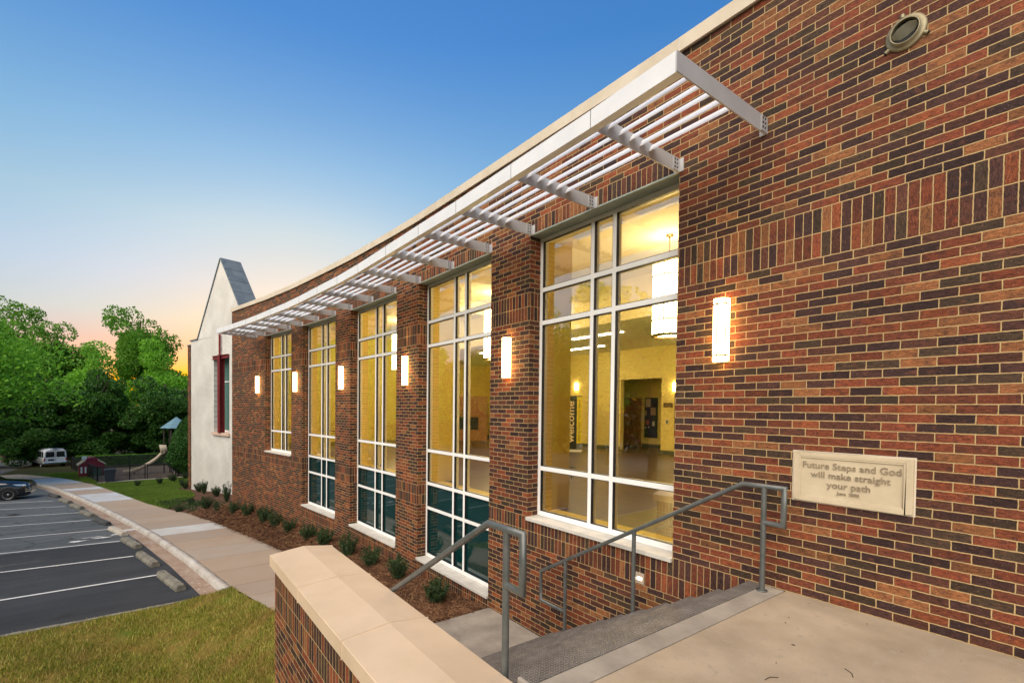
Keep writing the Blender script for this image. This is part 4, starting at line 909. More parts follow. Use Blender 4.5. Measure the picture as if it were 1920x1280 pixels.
def tree_mesh(name, seed, H, Rx, zc, rz, lobes, per, leaf, mat, layered=False, trunk_r=.25):
    rg = np.random.default_rng(seed); rr = random.Random(seed); e = empty(name)
    m_ = MB(); top = Vector((rr.uniform(-.4, .4), rr.uniform(-.4, .4), H*.8)); n = 7
    pts = [Vector((0, 0, -.4))]+[Vector((top.x*(i/n)+rr.uniform(-.12, .12), top.y*(i/n)+rr.uniform(-.12, .12), H*.8*i/n)) for i in range(1, n+1)]
    m_.tube(pts, [trunk_r*(1.15-i/n*.95) for i in range(n+1)], 9, BARKM)
    for k in range(9):
        z = rr.uniform(H*.22, H*.65); a = rr.uniform(0, 6.28); b0 = Vector((top.x*z/H, top.y*z/H, z)); L_ = Rx*rr.uniform(.4, .7)
        p1 = b0+Vector((math.cos(a)*L_*.5, math.sin(a)*L_*.5, L_*.3)); p2 = b0+Vector((math.cos(a)*L_, math.sin(a)*L_, L_*rr.uniform(.3, .75)))
        m_.tube([b0, p1, p2], [trunk_r*.42, trunk_r*.25, trunk_r*.08], 6, BARKM)
    m_.build('trunk', parent=e)
    P = crown_pts(rg, H, Rx, lobes, per, zc, layered, rz); V, F = leafcards(P, leaf, rg, .3 if layered else 0); npmesh('crown', V, F, mat, e); return e
def put(e, x, y, z, rz, s, label, cat='tree', group=None):
    e.location = (x, y, z); e.rotation_euler = (0, 0, rz); e.scale = (s, s, s) if not hasattr(s, '__len__') else s; tag(e, label, cat, group); return e
T1 = tree_mesh('broadleaf_tree', 11, 20, 6.2, 12.2, 8.2, 74, 300, .33, LF_B, trunk_r=.42)
T2 = tree_mesh('broadleaf_tree', 12, 19, 7.4, 11, 8.2, 70, 470, .38, LF_A, trunk_r=.45)
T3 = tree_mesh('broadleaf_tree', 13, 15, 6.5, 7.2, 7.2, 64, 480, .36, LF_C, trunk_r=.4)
T4 = tree_mesh('layered_tree', 14, 13, 6.6, 5.4, 5.9, 120, 330, .20, LF_A, layered=True, trunk_r=.32)
T5 = tree_mesh('slender_tree', 15, 10, 3.2, 6.4, 3.7, 54, 110, .19, LF_B, trunk_r=.16)
TG = 'trees beyond the parking lot'
for o_ in T5.children: pass
put(T5, -15, 16.5, lot(-16, 16)-.5, 0, (1.7, 1.7, 1.25), 'slender tree mirrored in the nearest window', group='trees across the parking lot')
put(T4, -12.0, 47, lot(0, 46)+1.3, 0, (1.28, 1.28, 1.25), 'bright green tree with layered branches reaching over the white van')
put(T1, -.6, 88, -6.3, .4, (.95, .95, 1.27), 'tallest tree in the middle, its lobed crown standing above the rest', group=TG)
put(copy_tree(T1), -10.6, 93, -6.3, 2.2, (.85, .85, 1.12), 'tree with a rounded top left of the tallest tree', group=TG)
put(copy_tree(T1), -18.5, 98, -6.3, 4, (1.1, 1.1, 1.32), 'tall tree at the left edge behind the layered tree', group=TG)
put(T2, 2.6, 80, -6, 1, .86, 'bright broad tree sloping down toward the white hall', group=TG)
put(copy_tree(T2), -6.3, 84, -6.2, 3.3, .84, 'broad bright tree filling the gap left of the tallest tree', group=TG)
put(copy_tree(T2), -15, 86, -6.2, 5.3, .85, 'broad tree behind the white van', group=TG)
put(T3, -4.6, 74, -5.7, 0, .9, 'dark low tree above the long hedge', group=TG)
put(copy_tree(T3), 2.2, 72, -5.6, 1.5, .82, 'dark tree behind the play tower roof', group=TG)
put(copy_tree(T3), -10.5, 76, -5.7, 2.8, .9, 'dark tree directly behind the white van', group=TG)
put(copy_tree(T3), -17.5, 75, -5.7, 4.4, 1.0, 'dark tree at the far left of the row', group=TG)
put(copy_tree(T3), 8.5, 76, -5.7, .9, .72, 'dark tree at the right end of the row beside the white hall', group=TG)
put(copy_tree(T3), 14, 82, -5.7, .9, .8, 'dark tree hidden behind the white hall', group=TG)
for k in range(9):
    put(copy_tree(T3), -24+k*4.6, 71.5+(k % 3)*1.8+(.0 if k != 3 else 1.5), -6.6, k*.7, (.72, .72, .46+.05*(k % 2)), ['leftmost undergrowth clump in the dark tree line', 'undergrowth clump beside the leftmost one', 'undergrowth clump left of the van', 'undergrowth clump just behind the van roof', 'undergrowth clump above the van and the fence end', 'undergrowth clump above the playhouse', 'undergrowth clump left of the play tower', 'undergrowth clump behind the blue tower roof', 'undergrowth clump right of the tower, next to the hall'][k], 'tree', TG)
# trees on the other side of the lot: mostly seen as reflections in the windows
TR = 'trees across the parking lot'
for k, (x, y, s, src) in enumerate(((-13.5, 23.5, 1.3, T5), (-21, 11, .62, T3), (-24, 19, .66, T3), (-26, 28, .66, T2), (-24, 37, .62, T3), (-27, 47, .7, T2), (-27, 3, .62, T2), (-33, 33, .8, T1), (-36, 12, .62, T1), (-22, 62, .9, T2), (-30, 58, .9, T3))):
    put(copy_tree(src), x, y, lot(x, y), k*1.3+1, s*1.3 if src is not T5 else s, ['second slender tree mirrored in the nearest window', 'dark tree across the lot mirrored low in the glass', 'dark tree across the lot beside the slender trees', 'bright tree across the lot mirrored in the second window', 'dark tree across the lot mirrored in the third window', 'bright tree across the lot mirrored in the fourth window', 'bright tree across the lot nearest the camera', 'tall tree at the back of the far side of the lot', 'tall tree across the lot behind the slender trees', 'bright tree at the far left corner of the lot', 'dark tree at the far left corner of the lot'][k], group=TR)
rg = np.random.default_rng(77); n = 34000; y = rg.uniform(-40, 95, n); tp_ = 7.5+2.2*np.sin(y*.21)+1.4*np.sin(y*.53+1)+.8*np.sin(y*1.3); x = -41+rg.normal(0, 1.3, n)+1.5*np.sin(y*.3); z = -6.5+rg.uniform(0, 1, n)**.8*(tp_+4.2)  # unseen leaf band, added so the windows don't mirror the bright horizon
V, F = leafcards(np.stack([x, y, z], 1), .95, rg); wd_ = npmesh('screening_wood', V, F, LF_C, None); tag(wd_, 'unseen wood added across the parking lot to hide the horizon from the glass', 'wood', kind='stuff')
# topiary evergreen by the hall
tp = empty('topiary_shrub', (3.15, 45.2, -4.15)); rg = np.random.default_rng(5)
n = 42000; h = rg.uniform(0, 1, n)**.85; a = rg.uniform(0, 2*np.pi, n); prof = 1.75*np.clip(1-(np.abs(h-.22)/.80)**1.75, 0, 1)**.7*np.where(h < .18, .62+h*2.1, 1)
bmp = 1+.05*np.sin(a*7+h*20)+.05*np.sin(a*3-h*9); r_ = prof*bmp*rg.uniform(.86, 1.02, n)
P = np.stack([r_*np.cos(a), r_*np.sin(a), .25+h*4.75], 1); V, F = leafcards(P, .15, rg); npmesh('foliage', V, F, LF_T, tp)
mb = MB(); 
for k in range(5): mb.tube([(.25*math.cos(k*1.3), .25*math.sin(k*1.3), -.2), (.5*math.cos(k*1.3), .5*math.sin(k*1.3), 2)], [.07, .03], 7, BARKM)
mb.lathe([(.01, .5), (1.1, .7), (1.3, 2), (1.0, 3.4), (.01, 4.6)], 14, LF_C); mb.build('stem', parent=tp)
tag(tp, 'tall clipped egg-shaped evergreen at the corner of the white hall', 'shrub')
# long clipped hedge
rg = np.random.default_rng(6); n = 42000; hx = rg.uniform(-6.2, 9, n); q = rg.uniform(0, 1, n); top = q < .45; yy = np.where(top, rg.uniform(-.5, .5, n), -.5+rg.uniform(-.05, .08, n)); zz = np.where(top, 1.15+rg.normal(0, .03, n)+.03*np.sin(hx*3), rg.uniform(0, 1.15, n))
P = np.stack([hx, 66.5+yy-hx*.12, -5.25+zz], 1); V, F = leafcards(P, .17, rg); hd = empty('clipped_hedge', (0, 66.5, -5.2), 0, 'long low clipped hedge behind the playground', 'hedge')
npmesh('foliage', V, F, LF_B, hd); mb = MB()
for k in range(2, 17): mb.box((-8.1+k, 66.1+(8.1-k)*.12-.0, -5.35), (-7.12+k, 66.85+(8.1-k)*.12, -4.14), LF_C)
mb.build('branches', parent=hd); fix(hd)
# ------------------------------------------------------------------ shrubs
def shrub_mesh(seed, h, w_, stems, leaves, up=1.0, leaf=.032):
    rg = np.random.default_rng(seed); rr = random.Random(seed); e = empty('small_shrub'); m_ = MB(); P = []
    for k in range(stems):
        a = rr.uniform(0, 6.28); t = rr.uniform(.15, 1)**.7; L_ = h*rr.uniform(.55, 1.05); tip = np.array([math.cos(a)*w_*t, math.sin(a)*w_*t, L_*(1-.25*t)]); mid = tip*.5+np.array([math.cos(a), math.sin(a), 0])*w_*.12
        pts = [Vector((0, 0, -.03)), Vector(mid), Vector(tip)]; m_.tube(pts, [.008, .005, .002], 5, BARKM)
        nl = leaves//stems; s = rg.uniform(.15, 1.02, nl); c = np.outer((1-s)**2, [0, 0, 0])+np.outer(2*s*(1-s), mid)+np.outer(s*s, tip); P.append(c+rg.normal(0, .028, (nl, 3))*(1.25-.55*s)[:, None])
    m_.build('stems', parent=e); P = np.concatenate(P); P[:, 2] = np.abs(P[:, 2])+.01; V, F = leafcards(P, leaf, rg, aspect=.55); npmesh('foliage', V, F, LF_S, e); return e
SH = [shrub_mesh(1, .56, .27, 46, 4400), shrub_mesh(2, .60, .24, 34, 3300), shrub_mesh(3, .52, .28, 38, 3600), shrub_mesh(4, .95, .22, 18, 2600, leaf=.04)]
ord_ = ['nearest', 'second', 'third', 'fourth', 'fifth', 'sixth', 'seventh', 'eighth', 'ninth', 'tenth', 'eleventh']
spots = [(4.04, 6.95, 0), (4.03, 8.45, 1), (3.99, 9.7, 2), (3.92, 11.0, 1), (3.86, 12.6, 0), (3.75, 13.7, 2), (3.58, 15.2, 1), (3.42, 16.3, 2), (3.27, 17.2, 0), (3.0, 18.7, 1), (2.73, 19.9, 2)]
usedS = set()
def shrub(k, x, y, rz, s, lab):
    o = SH[k] if k not in usedS else copy_tree(SH[k]); usedS.add(k)
    o.location = (x, y, gz(x, y)-.01); o.rotation_euler = (0, 0, rz); o.scale = (s, s, s*random.uniform(.92, 1.08)); tag(o, lab, 'shrub', 'young shrubs in the mulch bed')
for k, (x, y, m_) in enumerate(spots):
    shrub(m_, x, y, k*1.7, random.uniform(.9, 1.1), ('fullest young shrub, nearest the stair below the second window' if k == 0 else '%s young shrub counted from the stair along the brick wall' % ord_[k]))
far = [(2.5, 22.3, 1, 1.0, 'shrub on the mulch just past the brick corner'), (2.2, 24.2, 2, 1.15, 'wide loose shrub beside the pavement near the lawn corner'), (3.05, 24.6, 3, 1.05, 'tall spiky shrub against the brick corner edge'), (2.95, 27.6, 1, 1.1, 'shrub in front of the white wall, right of the spreading one'), (2.55, 29.4, 3, .9, 'tall spreading shrub at the middle of the white wall'), (2.45, 30.8, 2, 1.1, 'dark low shrub below the white wall beside the lawn'), (1.95, 33.6, 1, 1.1, 'shrub at the left corner of the white wall'), (1.85, 35.6, 3, .75, 'upright shrub beyond the white wall corner'), (1.55, 40.0, 2, 1.2, 'low shrub at the playground path below the slide'), (2.4, 41.5, 1, 1.1, 'low shrub in front of the clipped evergreen'), (.75, 38.8, 0, .9, 'small round shrub on the lawn before the playground gate'), (-.45, 38.6, 2, .8, 'flat dark shrub in the middle of the lawn'), (1.2, 25.2, 2, .75, 'scrubby low plant at the lawn corner beside the pavement'), (1.75, 26.3, 1, .7, 'wispy low plant between lawn and mulch')]
for x, y, m_, s, lab in far: shrub(m_, x, y, x*5, s, lab)
# ground cover tufts at the lawn corner
rg = np.random.default_rng(21); P = []
for k in range(60):
    y = rg.uniform(24.3, 28.5); x = interp(RIGHT, y)+rg.uniform(.15, 1.5); c = np.array([x, y, gz(x, y)]); q = rg.normal(0, 1, (70, 3))*[.13, .13, .07]; q[:, 2] = np.abs(q[:, 2]); P.append(c+q)
V, F = leafcards(np.concatenate(P), .05, rg); tag(npmesh('ground_cover', V, F, LF_S, None), 'scrubby ground cover where the mulch meets the lawn', 'ground cover', kind='stuff')
# pine straw on the mulch
n = 52000; y = rg.uniform(6.2, 24, n)**1.0; y = 6.2+(y-6.2)**1.25/(17.8**.25); fr = np.array([interp(RIGHT, v) for v in y]); wx_ = np.array([wallx(v) for v in y]); x = fr-.05+rg.uniform(0, 1, n)*(wx_-fr+.03)
z = np.array([gz(a_, b_) for a_, b_ in zip(x, y)])+.012+rg.uniform(0, .03, n); L_ = rg.uniform(.04, .13, n)*(1+(y-6)/16); an = rg.uniform(0, np.pi*2, n); d = np.stack([np.cos(an), np.sin(an), rg.normal(0, .22, n)], 1)*L_[:, None]; sd = np.stack([-np.sin(an), np.cos(an), rg.normal(0, .3, n)], 1)*(.0042*(1+(y-6)/8))[:, None]; p = np.stack([x, y, z], 1)
V = np.stack([p-sd, p+d-sd*.3, p+d+sd*.3, p+sd], 1).reshape(-1, 3); STRAW = leaf_mat('pine_straw', (.05, .018, .010), (.13, .055, .026), (.32, .18, .09), .05, .9)
tag(npmesh('pine_straw', V, np.arange(4*n).reshape(n, 4), STRAW, None), 'brown pine straw scattered over the planting bed', 'mulch', kind='stuff')
# grass blades
def blades(name, xs, ys, zf, hgt, wid, mat, label, seed):
    rg = np.random.default_rng(seed); n = len(xs); z = np.array([zf(a_, b_) for a_, b_ in zip(xs, ys)])-.005; an = rg.uniform(0, np.pi*2, n); h = hgt*rg.uniform(.45, 1.25, n); lean = rg.uniform(.15, .9, n)*h; la = rg.uniform(0, np.pi*2, n)
    p = np.stack([xs, ys, z], 1); sd = np.stack([np.cos(an), np.sin(an), 0*an], 1)*(wid*rg.uniform(.6, 1.3, n))[:, None]; tip = p+np.stack([np.cos(la)*lean, np.sin(la)*lean, h], 1)
    V = np.stack([p-sd, p+sd, tip], 1).reshape(-1, 3); return tag(npmesh(name, V, np.arange(3*n).reshape(n, 3), mat, None, k=3), label, 'grass', kind='stuff')
GB = leaf_mat('grass_blades', (.09, .15, .012), (.25, .26, .026), (.55, .45, .14), .3, .6)
g_ = N(GB); cn_ = g_.b.inputs['Base Color'].links[0].from_socket; pm_ = g_.math('MULTIPLY', g_.math('SUBTRACT', g_.noise(g_.obj(), 1.3, 5, .7), .47), 5, clamp=True)
mx_ = g_.mix(g_.math('MULTIPLY', pm_, .8), cn_, (.36, .24, .075)); g_.col(mx_); [g_.l(mx_, n_.inputs[0]) for n_ in GB.node_tree.nodes if n_.type == 'BSDF_TRANSLUCENT']
GB2 = leaf_mat('lawn_blades', (.08, .165, .016), (.12, .20, .022), (.18, .25, .035), .3, .6)
rg = np.random.default_rng(31); n = 135000; y = 5.2+7.0*rg.uniform(0, 1, n)**1.15; x = rg.uniform(-1, 1, n); lx = -2.9-(y-5.2)*.25; rx = np.array([interp(LEFT, v)-.01 for v in y])+.0; x = lx+(rx-lx)*(x*.5+.5)
clump = np.sin(x*3.1+y*2.3)+np.sin(x*7.7-y*5.1)*.6+rg.normal(0, .9, n); keep = clump > -.35; x = x[keep]; y = y[keep]
blades('grass', x, y, lambda a_, b_: gz(a_, b_), .070, .0075, GB, 'yellow-green patchy grass between the lot and the stair', 1)
rg = np.random.default_rng(32); n = 1500; y = rg.uniform(2.4, 5.4, n); x = 1.10-rg.uniform(0, 1, n)**2*.5; blades('tall_weeds', x, y, lambda a_, b_: gz(a_, b_)-.0, .26, .005, GB, 'long weeds against the foot of the stair side wall', 2)
rg = np.random.default_rng(33); n = 60000; y = 26.4+16.7*rg.uniform(0, 1, n); fr = np.array([fR(v) for v in y]); to = np.interp(y, [26.4, 27.5, 29.5, 31.5, 34, 37, 43.2], [.9, 1.7, 2.15, 2.1, 1.5, 2.6, 3.5]); x = fr+(to-fr)*rg.uniform(0, 1, n)
blades('lawn_grass', x, y, lambda a_, b_: gz(a_, b_)+.012, .06, .016, GB2, 'bright green lawn grass before the playground fence', 3)
rg = np.random.default_rng(34); n = 26000; y = rg.uniform(43.6, 57, n); fr = np.array([fR(v) for v in y]); to = np.array([FX(v) for v in y]); x = fr+(to-fr)*rg.uniform(0, 1, n); blades('lawn_grass', x, y, lambda a_, b_: gz(a_, b_)+.004, .07, .022, GB2, 'bright green lawn grass left of the black fence', 4)
# ------------------------------------------------------------------ wheel stops
def stop_mesh(seed):
    rr = random.Random(seed); m_ = MB(); L_ = 1.80; rows = []; n = 26
    for i in range(n+1):
        x = -L_/2+L_*i/n; e = 1 if 0 < i < n else .93; j = lambda s=.004: rr.uniform(-s, s)
        rows.append([(x, (-.10+j())*e, 0), (x, (-.10+j())*e, .055+j()), (x, (-.058+j())*e, .118*e+j()), (x, (.058+j())*e, .118*e+j()), (x, (.10+j())*e, .055+j()), (x, (.10+j())*e, 0)])
    m_.grid(rows, STOPC, smooth=False); m_.face(rows[0], STOPC); m_.face(rows[-1][::-1], STOPC)
    for x in (-.6, .6): m_.lathe([(.0, .121), (.018, .121), (.018, .117)], 8, VD, (x, 0, 0))
    o = m_.build('wheel_stop'); return o
base = stop_mesh(1)
PALE = noisy('wheel_stop_pale', (.42, .37, .30), (.50, .46, .39), 6, .9, .5, 70, .01, .2); DARKC = noisy('wheel_stop_dark', (.04, .042, .045), (.09, .09, .09), 7, .9, .5, 70, .01, .3)
ws = [((297, 1078), (335, 1114)), ((252, 1042), (285, 1072)), ((216, 1014), (249, 1037)), ((190, 993), (220, 1010)), ((163, 973), (192, 988)), ((143, 958.5), (168, 971)), ((122, 946), (144, 957)), ((103, 935), (124, 946.5)), ((85, 929), (103, 937))]
wsp = [((.25, 15.15), -1.37), ((-.22, 17.95), -1.36), ((-.66, 20.8), -1.33), ((-1.12, 23.45), -1.3), ((-1.75, 26.3), -1.28), ((-2.45, 29.2), -1.27), ((-3.1, 32.3), -1.25), ((-3.85, 35.3), -1.24), ((-4.7, 38.6), -1.22)]
wlab = ['weathered grey wheel stop nearest the near grass', 'weathered wheel stop second from the near grass', 'third wheel stop from the near grass, grey and chipped', 'pale tan wheel stop beside the spilled white paint', 'blackened wheel stop just past the spilled paint', 'grey wheel stop sixth from the near grass', 'grey wheel stop seventh from the near grass', 'grey wheel stop eighth from the near grass', 'darkest small wheel stop in front of the black car']
for k, ((x, y), rz) in enumerate(wsp):
    o = base if k == 0 else base.copy()
    if k: scene.collection.objects.link(o)
    if k in (3, 4, 8): o.data = base.data.copy(); o.data.materials[0] = PALE if k == 3 else DARKC
    x += .24; y -= 1.12; o.location = (x, y, lot(x, y)-.004); o.scale = (1, 1.12, 1.2); o.rotation_euler = (-.0455*math.cos(rz), .0455*math.sin(rz), rz); tag(o, wlab[k], 'wheel stop', 'concrete wheel stops along the kerb')
# ------------------------------------------------------------------ vehicles
TYRE = M('tyre_rubber', (.012, .012, .012), .85); RIM = M('alloy_rim', (.45, .46, .48), .3, .8); CARB = M('black_car_paint', (.004, .005, .008), .16, 0, .5); CARB.node_tree.nodes['Principled BSDF'].inputs['Coat Weight'].default_value = 1
DGL = M('car_glass', (.01, .015, .02), .04, 0, .9); HL = M('headlight_lens', (.6, .65, .7), .08, .4); CHR = M('chrome', (.7, .7, .7), .15, 1); PLA = M('grey_plastic', (.03, .03, .032), .7); RED = M('tail_red', (.30, .01, .01), .2)
def wheel(parent, x, y, r, wd, spokes=10):
    w_ = empty('wheel', (x, y, r)); w_.parent = parent; m_ = MB()
    MM = Matrix(((1, 0, 0, 0), (0, 0, -1 if y < 0 else 1, 0), (0, 1, 0, 0), (0, 0, 0, 1)))       # axis -> outwards
    out = wd/2
    lathe_m([(r*.66, -out), (r*.96, -out), (r, -out*.7), (r, out*.7), (r*.96, out), (r*.70, out), (r*.66, out*.8)], 30, TYRE, MM, m_)
    m_.build('tyre', parent=w_); m_ = MB(); lathe_m([(r*.70, out*.95), (r*.66, out*.98), (r*.62, out*.75), (r*.6, -out*.2)], 30, RIM, MM, m_); lathe_m([(r*.62, -out*.1), (.01, -out*.1)], 20, VD, MM, m_); lathe_m([(r*.16, out*.5), (r*.14, out*.88), (.005, out*.92)], 14, RIM, MM, m_)
    for k in range(spokes):
        a = 2*math.pi*k/spokes+(.16 if k % 2 else -.0); c, s_ = math.cos(a), math.sin(a); p0 = Vector((c*r*.12, s_*r*.12, out*.74)); p1 = Vector((c*r*.65, s_*r*.65, out*.80)); q = Vector((-s_, c, 0))*r*.035
        m_.face([tuple(MM@v) for v in (p0-q, p1-q*1.5, p1+q*1.5, p0+q)], RIM); dn = Vector((0, 0, -.03)); m_.face([tuple(MM@v) for v in (p0+q, p1+q*1.5, p1+q*1.5+dn, p0+q+dn)], RIM); m_.face([tuple(MM@v) for v in (p0-q+dn, p1-q*1.5+dn, p1-q*1.5, p0-q)], RIM)
    m_.build('rim', parent=w_); return w_
def loft(secs, mat, mb_):
    """secs: list of (x, [(y,z)...]) closed half profiles mirrored in y"""
    rows = []
    for x, pr in secs: rows.append([(x, y, z) for y, z in pr]+[(x, -y, z) for y, z in reversed(pr)])
    mb_.grid(rows, mat, close=True); mb_.face(rows[0][::-1], mat); mb_.face(rows[-1], mat)
suv = empty('parked_car', (0, 0, 0)); mb = MB()
def bsec(x, w_, zb_, zs, zt_, wt): return (x, [(0, zb_), (w_*.86, zb_), (w_*.98, zb_+.12), (w_, zb_+.35), (w_*.985, zs-.12), (w_*.93, zs), (wt, zt_), (0, zt_+.02)])
secs = [bsec(2.24, .60, .34, .66, .74, .45), bsec(2.18, .76, .26, .76, .86, .60), bsec(2.02, .87, .22, .86, .945, .72), bsec(1.7, .915, .22, .93, 1.0, .76), bsec(1.2, .925, .24, .98, 1.05, .78), bsec(.85, .925, .24, 1.0, 1.08, .78), bsec(.2, .925, .24, 1.03, 1.12, .80), bsec(-1.2, .925, .24, 1.05, 1.12, .8), bsec(-2.0, .91, .28, 1.06, 1.10, .76), bsec(-2.2, .82, .36, 1.02, 1.06, .7)]
loft(secs, CARB, mb); mb.build('body', parent=suv)
mb = MB(); cab = [(.95, [(0, 1.06), (.74, 1.05), (.72, 1.07), (0, 1.09)]), (.25, [(0, 1.08), (.80, 1.06), (.66, 1.50), (0, 1.54)]), (-.2, [(0, 1.08), (.82, 1.06), (.64, 1.62), (0, 1.66)]), (-1.2, [(0, 1.08), (.82, 1.06), (.63, 1.61), (0, 1.65)]), (-1.95, [(0, 1.08), (.78, 1.08), (.6, 1.5), (0, 1.55)]), (-2.15, [(0, 1.08), (.74, 1.08), (.62, 1.2), (0, 1.22)])]
loft(cab, DGL, mb); mb.build('windscreen', parent=suv)
mb = MB(); loft([(-.12, [(0, 1.6), (.60, 1.58), (.62, 1.63), (0, 1.675)]), (-1.3, [(0, 1.6), (.60, 1.58), (.61, 1.625), (0, 1.67)]), (-2.0, [(0, 1.5), (.56, 1.48), (.58, 1.53), (0, 1.57)])], CARB, mb); mb.build('roof', parent=suv)
for sy in (-1, 1):
    for x in (1.36, -1.34): wheel(suv, x, sy*.83, .355, .225)
    for x in (1.36, -1.34):
        m_ = MB(); ring = []
        for k in range(13): a = math.pi*k/12; ring.append([(x+.385*math.cos(a), sy*.935, .355+.385*math.sin(a)), (x+.45*math.cos(a), sy*.938, .355+.45*math.sin(a)), (x+.46*math.cos(a), sy*.90, .355+.46*math.sin(a))])
        m_.grid(ring, PLA); disc = [(x+.385*math.cos(2*math.pi*k/20), sy*.9285, .355+.385*math.sin(2*math.pi*k/20)) for k in range(20)]; m_.face(disc if sy < 0 else disc[::-1], VD); m_.build('wheel_arch', parent=suv)
    m_ = MB(); m_.grid([[(2.06, sy*.76, .90), (1.9, sy*.875, .905), (1.55, sy*.925, .93)], [(2.12, sy*.78, .80), (1.98, sy*.885, .80), (1.68, sy*.925, .86)]], HL); m_.build('headlight', parent=suv)
    m_ = MB()
    for z in (.46, .56): m_.grid([[(2.245, sy*.60, z), (2.16, sy*.80, z), (2.08, sy*.875, z)], [(2.245, sy*.60, z+.035), (2.16, sy*.80, z+.035), (2.08, sy*.875, z+.035)]], CHR)
    m_.build('fog_light', parent=suv)
m_ = MB()
for k in range(4): m_.box((2.22, -.5, .50+k*.07), (2.262, .5, .53+k*.07), CHR)
m_.box((2.15, -.55, .46), (2.25, .55, .8), DARKMETAL); m_.build('grille', parent=suv)
m_ = MB(); m_.box((.35, -1.02, 1.02), (.5, -.86, 1.16), CARB); m_.box((.35, .86, 1.02), (.5, 1.02, 1.16), CARB); m_.build('mirror', parent=suv, bevel=.03)
suv.location = (-7.70, 38.35, lot(0, 38.3)); suv.rotation_euler = (0, 0, R(-4)); tag(suv, 'black car with silver multi-spoke wheels parked nose to the kerb', 'car')
VW = M('white_van_paint', (.62, .64, .66), .3, 0, .5)
van = empty('parked_van', (0, 0, 0)); mb = MB()
def vsec(x, w_, zt_, zs=1.2, zb_=.42, wt=.78): return (x, [(0, zb_), (w_*.9, zb_), (w_, zb_+.12), (w_, zs), (w_*.93, zt_-.22), (wt*.93, zt_-.03), (0, zt_)])
loft([vsec(2.75, .78, .98, .80, .42, .6), vsec(2.6, .95, 1.08, .9), vsec(1.9, 1.0, 1.25, 1.05), vsec(1.55, 1.01, 1.4, 1.1), vsec(1.0, 1.01, 2.02), vsec(.6, 1.01, 2.09), vsec(-2.3, 1.01, 2.1), vsec(-2.68, .99, 2.05), vsec(-2.75, .93, 1.95, 1.2, .5)], VW, mb); mb.build('body', parent=van)
for sy in (-1, 1):
    for k, (xa, xb) in enumerate(((.15, .95), (-.95, .02), (-1.95, -1.05), (-2.6, -2.05))):
        m_ = MB(); m_.face([(xa, sy*1.015, 1.22), (xb, sy*1.015, 1.22), (xb-.02, sy*.962, 1.80), (xa+.02, sy*.962, 1.80)][::sy], DGL); m_.build('side_window', parent=van)
    m_ = MB(); m_.face([(-2.757, sy*.08, 1.22), (-2.757, sy*.82, 1.22), (-2.757, sy*.76, 1.80), (-2.757, sy*.08, 1.80)][::-sy], DGL); m_.build('rear_window', parent=van)
    m_ = MB(); m_.box((-2.775, sy*.90-.045, .80), (-2.74, sy*.90+.045, 1.12), RED); m_.build('tail_light', parent=van)
    for x in (1.75, -1.75): wheel(van, x, sy*.88, .37, .24, 6)
m_ = MB(); m_.box((-2.90, -.97, .48), (-2.74, .97, .66), CHR); m_.build('bumper', parent=van, bevel=.03)
m_ = MB(); m_.box((-2.775, .10, .84), (-2.757, .62, 1.02), PLA); m_.build('number_plate', parent=van); m_ = MB(); m_.box((-2.762, -.008, .7), (-2.752, .008, 1.95), PLA); m_.build('door_seam', parent=van)
m_ = MB(); m_.box((.9, -1.2, 1.2), (1.05, -1.02, 1.5), PLA); m_.box((.9, 1.02, 1.2), (1.05, 1.2, 1.5), PLA); m_.build('mirror', parent=van)
van.location = (-9.0, 71.4, lot(0, 70)-.0); van.rotation_euler = (0, 0, R(90+20)); tag(van, 'white passenger van seen from behind under the trees', 'van')
# ------------------------------------------------------------------ playground
def chain_mat():
    m = bpy.data.materials.new('chain_link'); m.use_nodes = True; g = N(m); o = g.uv(); g.b.inputs['Base Color'].default_value = (.01, .01, .012, 1); g.b.inputs['Roughness'].default_value = .5
    s2 = g.n('ShaderNodeSeparateXYZ'); g.l(o, s2.inputs[0]); a = g.math('ADD', s2.outputs[0], s2.outputs[1]); b_ = g.math('SUBTRACT', s2.outputs[0], s2.outputs[1])
    f = lambda v: g.math('LESS_THAN', g.math('FRACT', g.math('ADD', g.math('MULTIPLY', v, 13), 500)), .36)
    k = g.math('MAXIMUM', f(a), f(b_)); tr = g.n('ShaderNodeBsdfTransparent'); mx = g.n('ShaderNodeMixShader'); g.l(k, mx.inputs[0]); g.l(tr.outputs[0], mx.inputs[1]); g.l(g.b.outputs[0], mx.inputs[2]); g.l(mx.outputs[0], m.node_tree.nodes['Material Output'].inputs[0]); return m
CHAIN = chain_mat()
def fence(name, pts, lab, h=1.22, dense=False):
    e = empty(name, (pts[0][0], pts[0][1], gz(*pts[0])), 0, lab, 'fence', 'black chain link fence around the playground')
    for p, q in zip(pts[:-1], pts[1:]):
        L_ = math.dist(p, q); n = max(1, round(L_/2.4)); m_ = MB(); zp, zq = lot(*p)+.03, lot(*q)+.03
        m_.face([(*p, zp), (*q, zq), (*q, zq+h), (*p, zp+h)], CHAIN, [(0, 0), (L_, 0), (L_, h), (0, h)]); m_.build('mesh_panel', parent=e)
        r_ = MB(); r_.tube([(*p, zp+h), (*q, zq+h)], .03, 8, DARKMETAL); r_.tube([(*p, zp+.05), (*q, zq+.05)], .012, 6, DARKMETAL); r_.build('rail', parent=e)
        for k in range(n+1):
            t = k/n; x, y, z = p[0]+(q[0]-p[0])*t, p[1]+(q[1]-p[1])*t, zp+(zq-zp)*t; o_ = MB(); o_.tube([(x, y, z-.1), (x, y, z+h+.04)], .03 if 0 < k < n else .04, 8, DARKMETAL); o_.build('post', parent=e)
    fix(e); return e
fence('chain_link_fence', [(-2.9, 44.3), (-6.2, 63.6)], 'black fence run going away from the bin along the grass')
